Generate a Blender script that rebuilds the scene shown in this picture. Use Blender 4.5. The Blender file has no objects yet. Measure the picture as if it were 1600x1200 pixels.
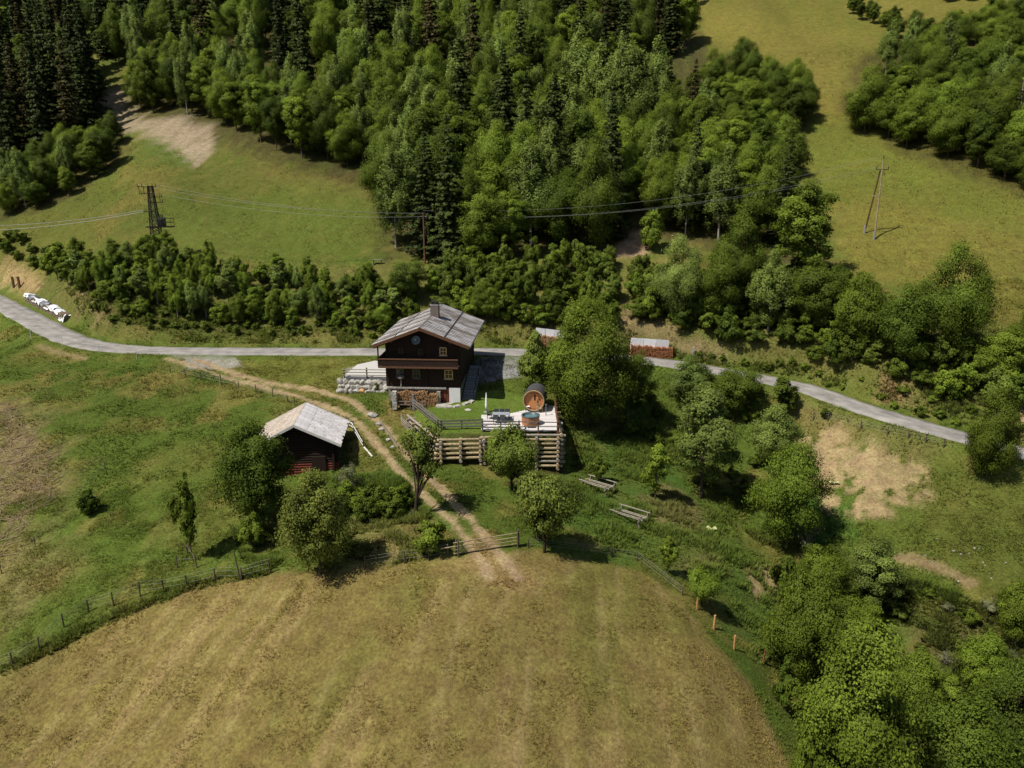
import bpy, math, random
import numpy as np
from mathutils import Vector, Matrix

# ------------------------------------------------------------------ camera, sky, sun, exposure
S = bpy.context.scene
COL = S.collection
CAM_H, PITCH, FPX = 23.7, math.radians(15.7), 1110.0
cam = bpy.data.cameras.new('camera')
cam.sensor_fit = 'HORIZONTAL'; cam.sensor_width = 36.0; cam.lens = FPX / 1600 * 36
cam.clip_start = 0.5; cam.clip_end = 3000
camo = bpy.data.objects.new('camera', cam); COL.objects.link(camo)
camo.location = (0, 0, CAM_H); camo.rotation_euler = (math.pi / 2 - PITCH, 0, 0)
S.camera = camo

SUN_EL = math.radians(57); SUN_XY = Vector((-0.86, -0.51)).normalized()   # where the sun stands
w = bpy.data.worlds.new('World'); S.world = w; w.use_nodes = True
nt = w.node_tree; bg = nt.nodes['Background']
sk = nt.nodes.new('ShaderNodeTexSky'); sk.sky_type = 'NISHITA'; sk.sun_disc = False
sk.sun_elevation = SUN_EL; sk.sun_rotation = math.atan2(SUN_XY.x, SUN_XY.y)
sk.air_density = 1.0; sk.dust_density = 1.2
nt.links.new(sk.outputs[0], bg.inputs[0]); bg.inputs[1].default_value = 0.072
sl = bpy.data.lights.new('sun', 'SUN'); sl.energy = 5.0; sl.angle = math.radians(0.55); sl.color = (1, .955, .87)
so = bpy.data.objects.new('sun', sl); COL.objects.link(so)
sd = Vector((SUN_XY.x * math.cos(SUN_EL), SUN_XY.y * math.cos(SUN_EL), math.sin(SUN_EL)))
so.rotation_euler = sd.to_track_quat('Z', 'Y').to_euler(); so.location = (-60, 0, 120)
vs = S.view_settings; vs.view_transform = 'Standard'; vs.look = 'None'; vs.gamma = 1; vs.exposure = 0.08
S.render.engine = 'CYCLES'

rng = np.random.default_rng(7)
random.seed(7)

# ------------------------------------------------------------------ small maths
cT, sT = math.cos(PITCH), math.sin(PITCH)
def lin(r, g, b, k=1.0):
    f = lambda c: (c / 255 / 12.92 if c / 255 < .04045 else ((c / 255 + .055) / 1.055) ** 2.4) * k
    return np.array([f(r), f(g), f(b)])
def ray(px, py):
    u, v = (px - 800) / FPX, (py - 600) / FPX
    return np.array([u, cT - v * sT, -(sT + v * cT)])
def at_Z(px, py, Z):
    r = ray(px, py); t = (Z - CAM_H) / r[2]; return np.array([r[0] * t, r[1] * t, Z])
def at_Y(px, py, Y):
    r = ray(px, py); t = Y / r[1]; return np.array([r[0] * t, Y, CAM_H + r[2] * t])
def depth(P):
    return P[1] * cT + (CAM_H - P[2]) * sT
def smooth(a, b, x):
    t = np.clip((x - a) / (b - a), 0, 1); return t * t * (3 - 2 * t)

_perm = np.random.default_rng(3).random((256, 256))
def vnoise(x, y):
    xi = np.floor(x).astype(int); yi = np.floor(y).astype(int)
    fx = x - xi; fy = y - yi; fx = fx * fx * (3 - 2 * fx); fy = fy * fy * (3 - 2 * fy)
    g = lambda a, b: _perm[a & 255, b & 255]
    return (g(xi, yi) * (1 - fx) + g(xi + 1, yi) * fx) * (1 - fy) + (g(xi, yi + 1) * (1 - fx) + g(xi + 1, yi + 1) * fx) * fy
def fbm(x, y, o=4):
    s = 0; a = .5; t = 0
    for i in range(o):
        s = s + a * vnoise(x * 2 ** i + 17.3 * i, y * 2 ** i + 9.1 * i); t += a; a *= .55
    return s / t

def poly_sd(poly, X, Y):
    """signed distance, positive inside"""
    d = np.full(X.shape, 1e9); ins = np.zeros(X.shape, bool); n = len(poly)
    for i in range(n):
        ax, ay = poly[i][:2]; bx, by = poly[(i + 1) % n][:2]
        ex, ey = bx - ax, by - ay
        t = np.clip(((X - ax) * ex + (Y - ay) * ey) / (ex * ex + ey * ey + 1e-9), 0, 1)
        d = np.minimum(d, np.hypot(X - ax - t * ex, Y - ay - t * ey))
        c = ((ay > Y) != (by > Y)) & (X < ex * (Y - ay) / (ey if abs(ey) > 1e-9 else 1e-9) + ax)
        ins ^= c
    return np.where(ins, d, -d)
def line_d(pts, X, Y):
    d = np.full(X.shape, 1e9); z = np.zeros(X.shape)
    for i in range(len(pts) - 1):
        ax, ay, az = pts[i][:3]; bx, by, bz = pts[i + 1][:3]
        ex, ey = bx - ax, by - ay
        t = np.clip(((X - ax) * ex + (Y - ay) * ey) / (ex * ex + ey * ey + 1e-9), 0, 1)
        q = np.hypot(X - ax - t * ex, Y - ay - t * ey)
        m = q < d; d = np.where(m, q, d); z = np.where(m, az + t * (bz - az), z)
    return d, z
def catmull(P, n=8):
    P = [np.array(p, float) for p in P]; P = [2 * P[0] - P[1]] + P + [2 * P[-1] - P[-2]]; out = []
    for i in range(1, len(P) - 2):
        for k in range(n):
            t = k / n; a, b, c, d = P[i - 1:i + 3]
            out.append(.5 * (2 * b + (c - a) * t + (2 * a - 5 * b + 4 * c - d) * t * t + (3 * b - a - 3 * c + d) * t ** 3))
    out.append(P[-2]); return out

# ------------------------------------------------------------------ terrain height
ROAD_PX = [(0, 473, 5.0), (37, 492, 4.4), (112, 530, 3.2), (187, 544, 2.7), (300, 548, 2.4), (500, 549, 2.3), (650, 549, 2.3),
           (780, 549.5, 2.2), (900, 554, 1.8), (1000, 562, 1.4), (1109, 577, .8), (1250, 604, -.2), (1337, 634, -.9), (1450, 668, -1.7), (1600, 708, -2.6)]
road_c = [at_Z(*p) for p in ROAD_PX]
road_c = [road_c[0] + 1.6 * (road_c[0] - road_c[1]) + np.array([-8, 8, 0.5]), road_c[0] + (road_c[0] - road_c[1])] + road_c + [road_c[-1] + (road_c[-1] - road_c[-2])]
road_c = catmull(road_c, 6)

CZ = [  # pixel and height
 (0, 1200, -12), (250, 1200, -10.5), (500, 1200, -9), (750, 1200, -8.3), (1000, 1200, -9), (1220, 1200, -11.5),
 (300, 1050, -8), (600, 1000, -6), (800, 1000, -5.7), (1000, 1000, -6.6), (1130, 1030, -8.2),
 (0, 1050, -9.3), (150, 980, -7.6), (300, 915, -6), (450, 890, -5), (600, 880, -4.2), (712, 862, -3.6), (810, 848, -3.7), (900, 865, -4.7), (1000, 890, -5.8), (1088, 950, -7.4),
 (0, 900, -7.2), (0, 780, -4.8), (0, 660, -1.2), (0, 560, 2.2), (120, 850, -5.6), (150, 700, -2.6), (150, 590, 1.0), (300, 780, -4.2), (300, 650, -1.2), (300, 580, 1.5),
 (400, 720, -3.0), (420, 630, -.4), (400, 830, -4.5), (490, 738, -2.75), (545, 735, -2.6), (540, 690, -1.7),
 (440, 605, .3), (560, 645, -.45), (620, 715, -1.9), (690, 770, -2.9), (760, 840, -3.5), (640, 690, -1.75), (622, 672, -1.2), (640, 661, -.95), (655, 681, -1.5), (672, 697, -2.0), (686, 705, -2.2), (628, 652, -.75), (720, 706, -2.4), (660, 706, -2.2), (690, 713, -2.4), (755, 715, -2.6), (560, 800, -3.6),
 (600, 630, -.1), (660, 632, 0), (718, 628, .25), (500, 600, .7), (450, 572, 1.6), (570, 612, .35), (550, 570, 1.9),
 (760, 620, .5), (700, 652, 0), (800, 600, 1.1), (800, 570, 1.9), (850, 720, -3.5), (880, 725, -3.8), (930, 690, -3.4), (900, 640, -1.6), (930, 600, -.2), (1000, 600, -.6),
 (935, 765, -4.9), (985, 810, -5.7), (1000, 660, -3.6), (1050, 700, -5.0), (1040, 785, -6.2), (1100, 785, -7.2), (1100, 640, -3.4), (1150, 700, -5.5), (1160, 620, -1.6), (1200, 790, -8.0), (1090, 860, -7.6),
 (1180, 900, -10), (1240, 860, -10.2), (1300, 900, -11.5), (1250, 1000, -13), (1350, 1000, -14), (1350, 1150, -17), (1500, 1150, -17), (1600, 1150, -16), (1480, 1000, -13),
 (1230, 690, -4.6), (1250, 640, -2.2), (1300, 720, -4.9), (1400, 740, -5.0), (1330, 800, -7.4), (1400, 850, -8.6), (1500, 800, -6.4), (1500, 900, -9.3), (1600, 800, -6.0), (1600, 950, -10.5), (1400, 690, -3.4), (1500, 730, -3.8),
 (400, 505, 4.4), (400, 460, 7.6), (200, 500, 5.3), (200, 455, 8.6), (600, 510, 4.2), (600, 470, 7.2), (800, 520, 3.7), (800, 470, 7.5), (60, 440, 8.0), (0, 430, 8.2),
 (1000, 525, 4.0), (1000, 470, 7.4), (1150, 540, 3.4), (1150, 480, 7), (1300, 580, 1.8), (1300, 510, 5.8), (1450, 620, .2), (1450, 550, 4.2), (1600, 660, -1.2), (1600, 570, 3.2),
]
CY = [  # pixel and forward distance (slope above the road)
 (0, 395, 131), (200, 400, 117), (400, 400, 117), (600, 400, 117), (800, 400, 117), (0, 300, 151), (200, 300, 138), (400, 300, 138), (600, 300, 138), (800, 300, 138), (1000, 300, 138), (1000, 400, 117),
 (0, 200, 179), (300, 200, 170), (600, 200, 172), (900, 200, 170), (1150, 300, 136), (1150, 400, 116),
 (0, 100, 206), (300, 100, 206), (600, 100, 206), (900, 100, 206), (0, 0, 245), (300, 0, 245), (600, 0, 245), (900, 0, 242), (1200, 0, 240),
 (1366, 372, 116), (1500, 450, 100), (1300, 440, 106), (1600, 500, 92), (1600, 400, 108), (1500, 330, 122), (1300, 300, 134), (1250, 200, 162), (1150, 60, 212), (1400, 100, 188), (1550, 250, 138), (1600, 150, 162), (1450, 200, 155), (1500, 60, 202), (1600, 0, 222),
 (0, -120, 300), (800, -120, 300), (1600, -120, 280),
]
CW = [(0, 0, -16), (-50, 0, -19), (60, 0, -27), (-110, 40, -8), (110, 30, -18), (-140, 100, 8), (0, 15, -12.5), (110, 75, -4)]
cps = [at_Z(*p) for p in CZ] + [at_Y(*p) for p in CY] + [np.array(p, float) for p in CW] + [road_c[i] for i in range(6, len(road_c) - 6, 8)]
cps = np.array(cps)
def tps_k(r2): return np.where(r2 > 0, .5 * r2 * np.log(r2 + 1e-12), 0)
_sc = 100.0; P2 = cps[:, :2] / _sc; n = len(P2)
K = tps_k(((P2[:, None] - P2[None]) ** 2).sum(-1)) + np.eye(n) * 2e-5
A = np.zeros((n + 3, n + 3)); A[:n, :n] = K; A[:n, n] = 1; A[:n, n + 1:] = P2; A[n, :n] = 1; A[n + 1:, :n] = P2.T
sol = np.linalg.solve(A, np.concatenate([cps[:, 2], [0, 0, 0]]))
GX0, GY0, GN, GM = -260.0, -30.0, 521, 361
gx = GX0 + np.arange(GN); gy = GY0 + np.arange(GM)
TP = np.zeros((GM, GN))
for j in range(GM):
    qx = np.clip(gx, -175, 150) / _sc; qy = np.full(GN, min(gy[j], 270)) / _sc
    r2 = (qx[:, None] - P2[:, 0]) ** 2 + (qy[:, None] - P2[:, 1]) ** 2
    TP[j] = tps_k(r2) @ sol[:n] + sol[n] + sol[n + 1] * qx + sol[n + 2] * qy + max(gy[j] - 270, 0) * .58
# the garden terrace, its polygon in plan
TERR = [at_Z(*p)[:2] for p in [(640, 645, 0), (686, 682, 0), (753, 681, 0), (800, 677, .1), (874, 677, .1), (864, 636, .15), (850, 622, .3), (800, 612, .7), (740, 618, .3), (700, 634, .05)]]
def H(X, Y):
    X = np.asarray(X, float); Y = np.asarray(Y, float)
    fx = np.clip(X - GX0, 0, GN - 1.001); fy = np.clip(Y - GY0, 0, GM - 1.001)
    i = fx.astype(int); j = fy.astype(int); a = fx - i; b = fy - j
    z = (TP[j, i] * (1 - a) + TP[j, i + 1] * a) * (1 - b) + (TP[j + 1, i] * (1 - a) + TP[j + 1, i + 1] * a) * b
    z = z + np.maximum(Y - (GY0 + GM - 1), 0) * .5
    d, zr = line_d(road_c[::2], X, Y)
    near = np.hypot(X, Y - 50)
    bump = (fbm(X * .35, Y * .35, 3) - .5) * .5 + (fbm(X * .06, Y * .06, 2) - .5) * smooth(100, 150, Y) * 3.0
    sdt = poly_sd(TERR, X, Y)
    calm = smooth(2.2, 6, d) * smooth(1.0, -2.5, sdt)
    z = z + bump * calm
    wr = 1 - smooth(2.5, 5.5, d)
    z = z * (1 - wr) + (zr - .06) * wr
    ax, ay = TERR[0]; ex, ey = TERR[1][0] - ax, TERR[1][1] - ay; ts = np.clip(((X - ax) * ex + (Y - ay) * ey) / (ex * ex + ey * ey), 0, 1)
    ds = np.hypot(X - ax - ts * ex, Y - ay - ts * ey); ws = smooth(2.6, 1.1, ds) * (sdt < .4)      # ground at the foot of the log wall
    z = z * (1 - ws) + np.minimum(z, -.95 - 1.25 * ts) * ws
    tt = smooth(.02, .5, sdt); zt = .06 + .04 * np.clip(Y - 68, 0, 20)
    return z * (1 - tt) + zt * tt
def Hs(x, y): return float(H(np.array([x]), np.array([y]))[0])
def ground(px, py):
    """first hit of the pixel's ray with the terrain"""
    r = ray(px, py); r = r / np.linalg.norm(r)
    t = np.arange(20, 420, .5); X = r[0] * t; Y = r[1] * t; Z = CAM_H + r[2] * t
    below = np.nonzero(Z <= H(X, Y))[0]
    if len(below) == 0: k = len(t) - 1
    else: k = below[0]
    a, b = t[max(k - 1, 0)], t[k]
    for _ in range(14):
        m = (a + b) / 2
        if CAM_H + r[2] * m <= Hs(r[0] * m, r[1] * m): b = m
        else: a = m
    return np.array([r[0] * b, r[1] * b, Hs(r[0] * b, r[1] * b)])

# ------------------------------------------------------------------ materials
def new_mat(name):
    m = bpy.data.materials.new(name); m.use_nodes = True; return m, m.node_tree, m.node_tree.nodes['Principled BSDF']
def mat(name, col, rough=.8, var=.25, scale=6.0, col2=None, stretch=(1, 1, 1), bump=.2, metal=0.0, spec=.3, contrast=(.35, .7)):
    m, t, b = new_mat(name); L = t.links.new
    tc = t.nodes.new('ShaderNodeTexCoord'); mp = t.nodes.new('ShaderNodeMapping'); mp.inputs['Scale'].default_value = stretch
    L(tc.outputs['Object'], mp.inputs[0])
    nz = t.nodes.new('ShaderNodeTexNoise'); nz.inputs['Scale'].default_value = scale; nz.inputs['Detail'].default_value = 6; nz.inputs['Roughness'].default_value = .65
    L(mp.outputs[0], nz.inputs['Vector'])
    cr = t.nodes.new('ShaderNodeValToRGB'); cr.color_ramp.elements[0].position = contrast[0]; cr.color_ramp.elements[1].position = contrast[1]
    c2 = col2 if col2 is not None else np.array(col) * (1 - var)
    c1 = col if col2 is not None else np.minimum(np.array(col) * (1 + var), .95)
    cr.color_ramp.elements[0].color = (*c2, 1); cr.color_ramp.elements[1].color = (*c1, 1)
    L(nz.outputs['Fac'], cr.inputs[0])
    oi = t.nodes.new('ShaderNodeObjectInfo'); hv = t.nodes.new('ShaderNodeHueSaturation')
    mr = t.nodes.new('ShaderNodeMapRange'); mr.inputs[3].default_value = .82; mr.inputs[4].default_value = 1.15
    L(oi.outputs['Random'], mr.inputs[0]); L(mr.outputs[0], hv.inputs['Value']); L(cr.outputs[0], hv.inputs['Color']); L(hv.outputs[0], b.inputs['Base Color'])
    b.inputs['Roughness'].default_value = rough; b.inputs['Metallic'].default_value = metal; b.inputs['Specular IOR Level'].default_value = spec
    if bump:
        bp = t.nodes.new('ShaderNodeBump'); bp.inputs['Strength'].default_value = bump; bp.inputs['Distance'].default_value = .04
        L(nz.outputs['Fac'], bp.inputs['Height']); L(bp.outputs[0], b.inputs['Normal'])
    return m
def leaf_mat(name, col, trans=.28, hue=.006, val=(.82, 1.2)):
    m, t, b = new_mat(name); L = t.links.new
    at = t.nodes.new('ShaderNodeAttribute'); at.attribute_name = 'lv'
    oi = t.nodes.new('ShaderNodeObjectInfo')
    hv = t.nodes.new('ShaderNodeHueSaturation'); hv.inputs['Color'].default_value = (*col, 1)
    m1 = t.nodes.new('ShaderNodeMapRange'); m1.inputs[3].default_value = .5 - hue; m1.inputs[4].default_value = .5 + hue
    L(oi.outputs['Random'], m1.inputs[0]); L(m1.outputs[0], hv.inputs['Hue'])
    m2 = t.nodes.new('ShaderNodeMapRange'); m2.inputs[3].default_value = val[0]; m2.inputs[4].default_value = val[1]
    ml = t.nodes.new('ShaderNodeMath'); ml.operation = 'MULTIPLY'
    fr = t.nodes.new('ShaderNodeMath'); fr.operation = 'FRACT'; m7 = t.nodes.new('ShaderNodeMath'); m7.operation = 'MULTIPLY'; m7.inputs[1].default_value = 7.31
    L(oi.outputs['Random'], m7.inputs[0]); L(m7.outputs[0], fr.inputs[0]); L(fr.outputs[0], m2.inputs[0])
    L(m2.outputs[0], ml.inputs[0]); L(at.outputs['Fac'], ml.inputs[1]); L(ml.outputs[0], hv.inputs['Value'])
    L(hv.outputs[0], b.inputs['Base Color']); b.inputs['Roughness'].default_value = .65; b.inputs['Specular IOR Level'].default_value = .1
    an = t.nodes.new('ShaderNodeAttribute'); an.attribute_name = 'cn'; vt = t.nodes.new('ShaderNodeVectorTransform'); vt.vector_type = 'NORMAL'; vt.convert_from = 'OBJECT'; vt.convert_to = 'WORLD'; L(an.outputs['Vector'], vt.inputs[0])
    ge = t.nodes.new('ShaderNodeNewGeometry'); vx = t.nodes.new('ShaderNodeMix'); vx.data_type = 'VECTOR'; vx.inputs[0].default_value = .62; L(ge.outputs['Normal'], vx.inputs[4]); L(vt.outputs[0], vx.inputs[5])
    vn = t.nodes.new('ShaderNodeVectorMath'); vn.operation = 'NORMALIZE'; L(vx.outputs[1], vn.inputs[0]); L(vn.outputs[0], b.inputs['Normal'])
    tr = t.nodes.new('ShaderNodeBsdfTranslucent'); mx = t.nodes.new('ShaderNodeMixShader'); mx.inputs[0].default_value = trans
    L(hv.outputs[0], tr.inputs['Color']); L(b.outputs[0], mx.inputs[1]); L(tr.outputs[0], mx.inputs[2])
    L(mx.outputs[0], t.nodes['Material Output'].inputs['Surface'])
    return m
M = {}
M['dark_wood'] = mat('dark_wood', lin(46, 30, 22), .85, .45, 5, stretch=(1, 1, 6))
M['brown_wood'] = mat('brown_wood', lin(104, 72, 50), .8, .35, 6)
M['red_wood'] = mat('red_wood', lin(112, 54, 40), .8, .4, 6)
M['pale_wood'] = mat('pale_wood', lin(160, 142, 110), .85, .4, 5)
M['grey_wood'] = mat('grey_wood', lin(146, 136, 122), .85, .38, 5)
M['dgrey_wood'] = mat('dark_grey_wood', lin(112, 106, 100), .85, .3, 7)
M['white_wood'] = mat('bleached_wood', lin(205, 200, 192), .8, .22, 9, contrast=(.3, .65))
M['orange_wood'] = mat('orange_wood', lin(176, 118, 72), .7, .22, 6, stretch=(6, 6, 1))
M['post_wood'] = mat('fresh_post_wood', lin(184, 136, 84), .75, .2, 6)
M['old_post'] = mat('old_post_wood', lin(92, 80, 66), .85, .3, 6)
M['red_pole'] = mat('red_brown_pole', lin(120, 78, 58), .8, .2, 4)
M['stone'] = mat('pale_stone', lin(198, 192, 182), .9, .25, 3, col2=lin(128, 124, 116), bump=.5)
M['stone_orange'] = mat('orange_stone', lin(196, 148, 100), .9, .2, 3, bump=.5)
M['rubble'] = mat('rubble_wall', lin(176, 168, 152), .9, .3, 5, col2=lin(96, 88, 76), bump=.6)
M['plaster'] = mat('white_plaster', lin(225, 224, 222), .8, .05, 3, bump=.05)
M['gravel'] = mat('pale_gravel', lin(190, 186, 180), .95, .18, 14, bump=.5)
M['concrete'] = mat('grey_concrete', lin(150, 148, 146), .9, .15, 4)
M['iron'] = mat('dark_iron', lin(52, 47, 44), .6, .25, 4, metal=.4)
M['steel'] = mat('grey_steel', lin(140, 142, 146), .4, .1, 4, metal=.7)
M['wire'] = mat('wire_metal', lin(150, 150, 145), .5, .05, 3, metal=.3)
M['glass'] = mat('dark_glass', lin(30, 32, 36), .08, .1, 3, bump=0, spec=.6)
M['glass_brown'] = mat('curtained_glass', lin(110, 72, 44), .15, .3, 3, bump=0, spec=.6)
M['frame'] = mat('window_frame', lin(196, 172, 130), .7, .1, 5)
M['frame_dull'] = mat('dull_window_frame', lin(92, 90, 70), .7, .1, 5)
M['dish'] = mat('grey_dish', lin(110, 122, 132), .5, .15, 3, bump=0)
M['felt'] = mat('roof_felt', lin(72, 70, 72), .9, .2, 12)
M['white_cloth'] = mat('white_cloth', lin(232, 230, 226), .8, .06, 4)
M['tarp'] = mat('white_tarp', lin(222, 222, 226), .5, .1, 2)
M['bark_log'] = mat('split_log', lin(188, 140, 96), .9, .3, 5)
M['log_end'] = mat('log_end', lin(205, 165, 118), .9, .3, 9, col2=lin(120, 84, 56))
M['log_orange'] = mat('fresh_split_wood', lin(190, 128, 84), .9, .3, 9, col2=lin(92, 56, 36))
M['log_grey'] = mat('grey_split_wood', lin(176, 158, 132), .9, .3, 9, col2=lin(88, 78, 66))
M['water'] = mat('tub_water', lin(88, 120, 122), .05, .1, 2, bump=0, spec=.6)
M['tub_rim'] = mat('tub_rim', lin(74, 88, 92), .4, .1, 3, bump=0)
M['table_grey'] = mat('grey_table', lin(150, 154, 160), .4, .06, 3, bump=0)
M['chair_dark'] = mat('dark_rattan', lin(72, 72, 76), .7, .15, 20)
M['deck'] = mat('deck_boards', lin(206, 200, 196), .75, .1, 6)
M['bark'] = mat('bark', lin(88, 74, 60), .95, .35, 5, stretch=(3, 3, .6), bump=.5)
M['bark_pale'] = mat('pale_bark', lin(150, 142, 130), .9, .35, 4)
M['bark_dark'] = mat('dark_bark', lin(58, 46, 38), .95, .3, 5)
M['twig'] = mat('dead_twigs', lin(150, 128, 104), .95, .3, 3)
M['lichen'] = mat('greygreen_transformer', lin(70, 78, 70), .6, .15, 4)
M['yellow_cloth'] = mat('pale_yellow_sheet', lin(190, 190, 130), .8, .1, 4)
M['chimney_render'] = mat('chimney_render', lin(112, 100, 94), .9, .15, 4)
def metal_roof():
    m, t, b = new_mat('weathered_metal_roof'); L = t.links.new
    tc = t.nodes.new('ShaderNodeTexCoord')
    n1 = t.nodes.new('ShaderNodeTexNoise'); n1.inputs['Scale'].default_value = .35; n1.inputs['Detail'].default_value = 5
    mp = t.nodes.new('ShaderNodeMapping'); mp.inputs['Scale'].default_value = (.35, 3, 1)
    n2 = t.nodes.new('ShaderNodeTexNoise'); n2.inputs['Scale'].default_value = 2.0; n2.inputs['Detail'].default_value = 6
    L(tc.outputs['Object'], n1.inputs[0]); L(tc.outputs['Object'], mp.inputs[0]); L(mp.outputs[0], n2.inputs[0])
    ad = t.nodes.new('ShaderNodeMath'); ad.operation = 'MULTIPLY_ADD'; ad.inputs[1].default_value = .6; L(n2.outputs[0], ad.inputs[0]); 
    mu = t.nodes.new('ShaderNodeMath'); mu.operation = 'MULTIPLY'; mu.inputs[1].default_value = .5; L(n1.outputs[0], mu.inputs[0]); L(mu.outputs[0], ad.inputs[2])
    cr = t.nodes.new('ShaderNodeValToRGB'); e = cr.color_ramp.elements
    e[0].position = .44; e[0].color = (*lin(120, 106, 98), 1); e[1].position = .64; e[1].color = (*lin(196, 195, 197), 1)
    L(ad.outputs[0], cr.inputs[0]); L(cr.outputs[0], b.inputs['Base Color'])
    b.inputs['Metallic'].default_value = .3; b.inputs['Roughness'].default_value = .55
    return m
M['metal_roof'] = metal_roof()
def shingle_mat():
    m = mat('weathered_shingle', lin(224, 220, 218), .8, .2, 1.6, col2=lin(140, 112, 92), stretch=(.5, 2.5, 1), contrast=(.38, .47)); return m
M['shingle'] = shingle_mat()
M['leaf_mid'] = leaf_mat('leaf_mid', lin(106, 122, 40, .80))
M['leaf_bright'] = leaf_mat('leaf_bright', lin(120, 138, 46, .83))
M['leaf_dark'] = leaf_mat('leaf_dark', lin(92, 108, 36, .76))
M['leaf_yellow'] = leaf_mat('leaf_yellow', lin(124, 134, 58, .85))
M['leaf_birch'] = leaf_mat('leaf_birch', lin(120, 136, 64, .86), val=(.8, 1.2))
M['leaf_grey'] = leaf_mat('leaf_grey', lin(122, 124, 88, .85))
M['leaf_olive'] = leaf_mat('leaf_olive', lin(108, 122, 48, .85))
M['needle'] = leaf_mat('needle', lin(80, 92, 44, .72), .12, .012, (.6, 1.2))
M['needle_brown'] = leaf_mat('needle_brown', lin(92, 88, 48, .66), .1, .02, (.8, 1.2))
M['needle_light'] = leaf_mat('needle_light', lin(116, 130, 52, .75), .15)

# ------------------------------------------------------------------ object helpers
def tag(o, label=None, cat=None, group=None, kind=None):
    if label: o['label'] = label
    if cat: o['category'] = cat
    if group: o['group'] = group
    if kind: o['kind'] = kind
    return o
def empty(name, loc, label=None, cat=None, group=None, rz=0.0):
    o = bpy.data.objects.new(name, None); COL.objects.link(o); o.location = tuple(float(v) for v in loc); o.rotation_euler = (0, 0, rz); o.empty_display_size = .3
    return tag(o, label, cat, group)
class MB:
    def __init__(s): s.v = []; s.f = []; s.sm = []
    def add(s, vs, fs, smooth=False):
        k = len(s.v); s.v += [tuple(float(c) for c in q) for q in vs]; s.f += [tuple(i + k for i in q) for q in fs]; s.sm += [smooth] * len(fs); return s
    def box(s, c, d, rot=None, taper=1.0):
        hx, hy, hz = d[0] / 2, d[1] / 2, d[2] / 2
        vs = [Vector((x * hx * (taper if z > 0 else 1), y * hy * (taper if z > 0 else 1), z * hz)) for x in (-1, 1) for y in (-1, 1) for z in (-1, 1)]
        if rot is not None: vs = [rot @ q for q in vs]
        vs = [q + Vector(c) for q in vs]
        return s.add(vs, [(0, 1, 3, 2), (4, 6, 7, 5), (0, 4, 5, 1), (2, 3, 7, 6), (0, 2, 6, 4), (1, 5, 7, 3)])
    def beam(s, a, b, wd, ht):
        a = Vector(a); b = Vector(b); d = b - a
        return s.box((a + b) / 2, (wd, ht, d.length), d.to_track_quat('Z', 'Y').to_matrix())
    def cyl(s, a, b, r0, r1=None, n=8, smooth=True):
        a = Vector(a); b = Vector(b); r1 = r0 if r1 is None else r1
        q = (b - a).to_track_quat('Z', 'Y'); vs = []
        for p, r in ((a, r0), (b, r1)):
            for i in range(n):
                t = 2 * math.pi * i / n; vs.append(p + q @ Vector((r * math.cos(t), r * math.sin(t), 0)))
        k = len(s.v)
        s.add(vs, [(i, (i + 1) % n, n + (i + 1) % n, n + i) for i in range(n)], smooth)
        s.add(vs[:n], [tuple(range(n - 1, -1, -1))]); s.add(vs[n:], [tuple(range(n))]); return s
    def lathe(s, prof, n=20, c=(0, 0, 0), smooth=True):
        vs = [(c[0] + r * math.cos(2 * math.pi * i / n), c[1] + r * math.sin(2 * math.pi * i / n), c[2] + z) for r, z in prof for i in range(n)]
        fs = [(j * n + i, j * n + (i + 1) % n, (j + 1) * n + (i + 1) % n, (j + 1) * n + i) for j in range(len(prof) - 1) for i in range(n)]
        return s.add(vs, fs, smooth)
    def prism(s, poly, y0, y1):
        """polygon in x,z extruded along y"""
        n_ = len(poly); vs = [(x, y0, z) for x, z in poly] + [(x, y1, z) for x, z in poly]
        return s.add(vs, [tuple(range(n_)), tuple(range(2 * n_ - 1, n_ - 1, -1))] + [(i, n_ + i, n_ + (i + 1) % n_, (i + 1) % n_) for i in range(n_)])
    def mesh(s, name, m):
        me = bpy.data.meshes.new(name); me.from_pydata(s.v, [], s.f); me.materials.append(M[m] if isinstance(m, str) else m)
        me.polygons.foreach_set('use_smooth', s.sm); me.update(); return me
    def build(s, name, m, parent=None, kind=None, loc=None, label=None):
        o = bpy.data.objects.new(name, s.mesh(name, m)); COL.objects.link(o); o.parent = parent
        if loc is not None: o.location = tuple(float(v) for v in loc)
        if kind: o['kind'] = kind
        if label: o['label'] = label
        return o
def np_mesh(name, V, F, m, attr=None, aname='lv', color=None):
    """V (n,3), F (k,3|4)"""
    me = bpy.data.meshes.new(name); k, c = F.shape
    me.vertices.add(len(V)); me.vertices.foreach_set('co', np.ascontiguousarray(V, np.float32).ravel())
    me.loops.add(k * c); me.loops.foreach_set('vertex_index', np.ascontiguousarray(F, np.int32).ravel())
    me.polygons.add(k); me.polygons.foreach_set('loop_start', np.arange(0, k * c, c, dtype=np.int32)); me.polygons.foreach_set('loop_total', np.full(k, c, np.int32))
    me.update(calc_edges=True)
    if attr is not None:
        a = me.attributes.new(aname, 'FLOAT', 'POINT'); a.data.foreach_set('value', np.ascontiguousarray(attr, np.float32))
    if color is not None:
        a = me.attributes.new('Col', 'FLOAT_COLOR', 'POINT'); a.data.foreach_set('color', np.ascontiguousarray(color, np.float32).ravel())
    me.materials.append(M[m] if isinstance(m, str) else m); return me
def link(name, me, parent=None):
    o = bpy.data.objects.new(name, me); COL.objects.link(o); o.parent = parent; return o

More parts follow.
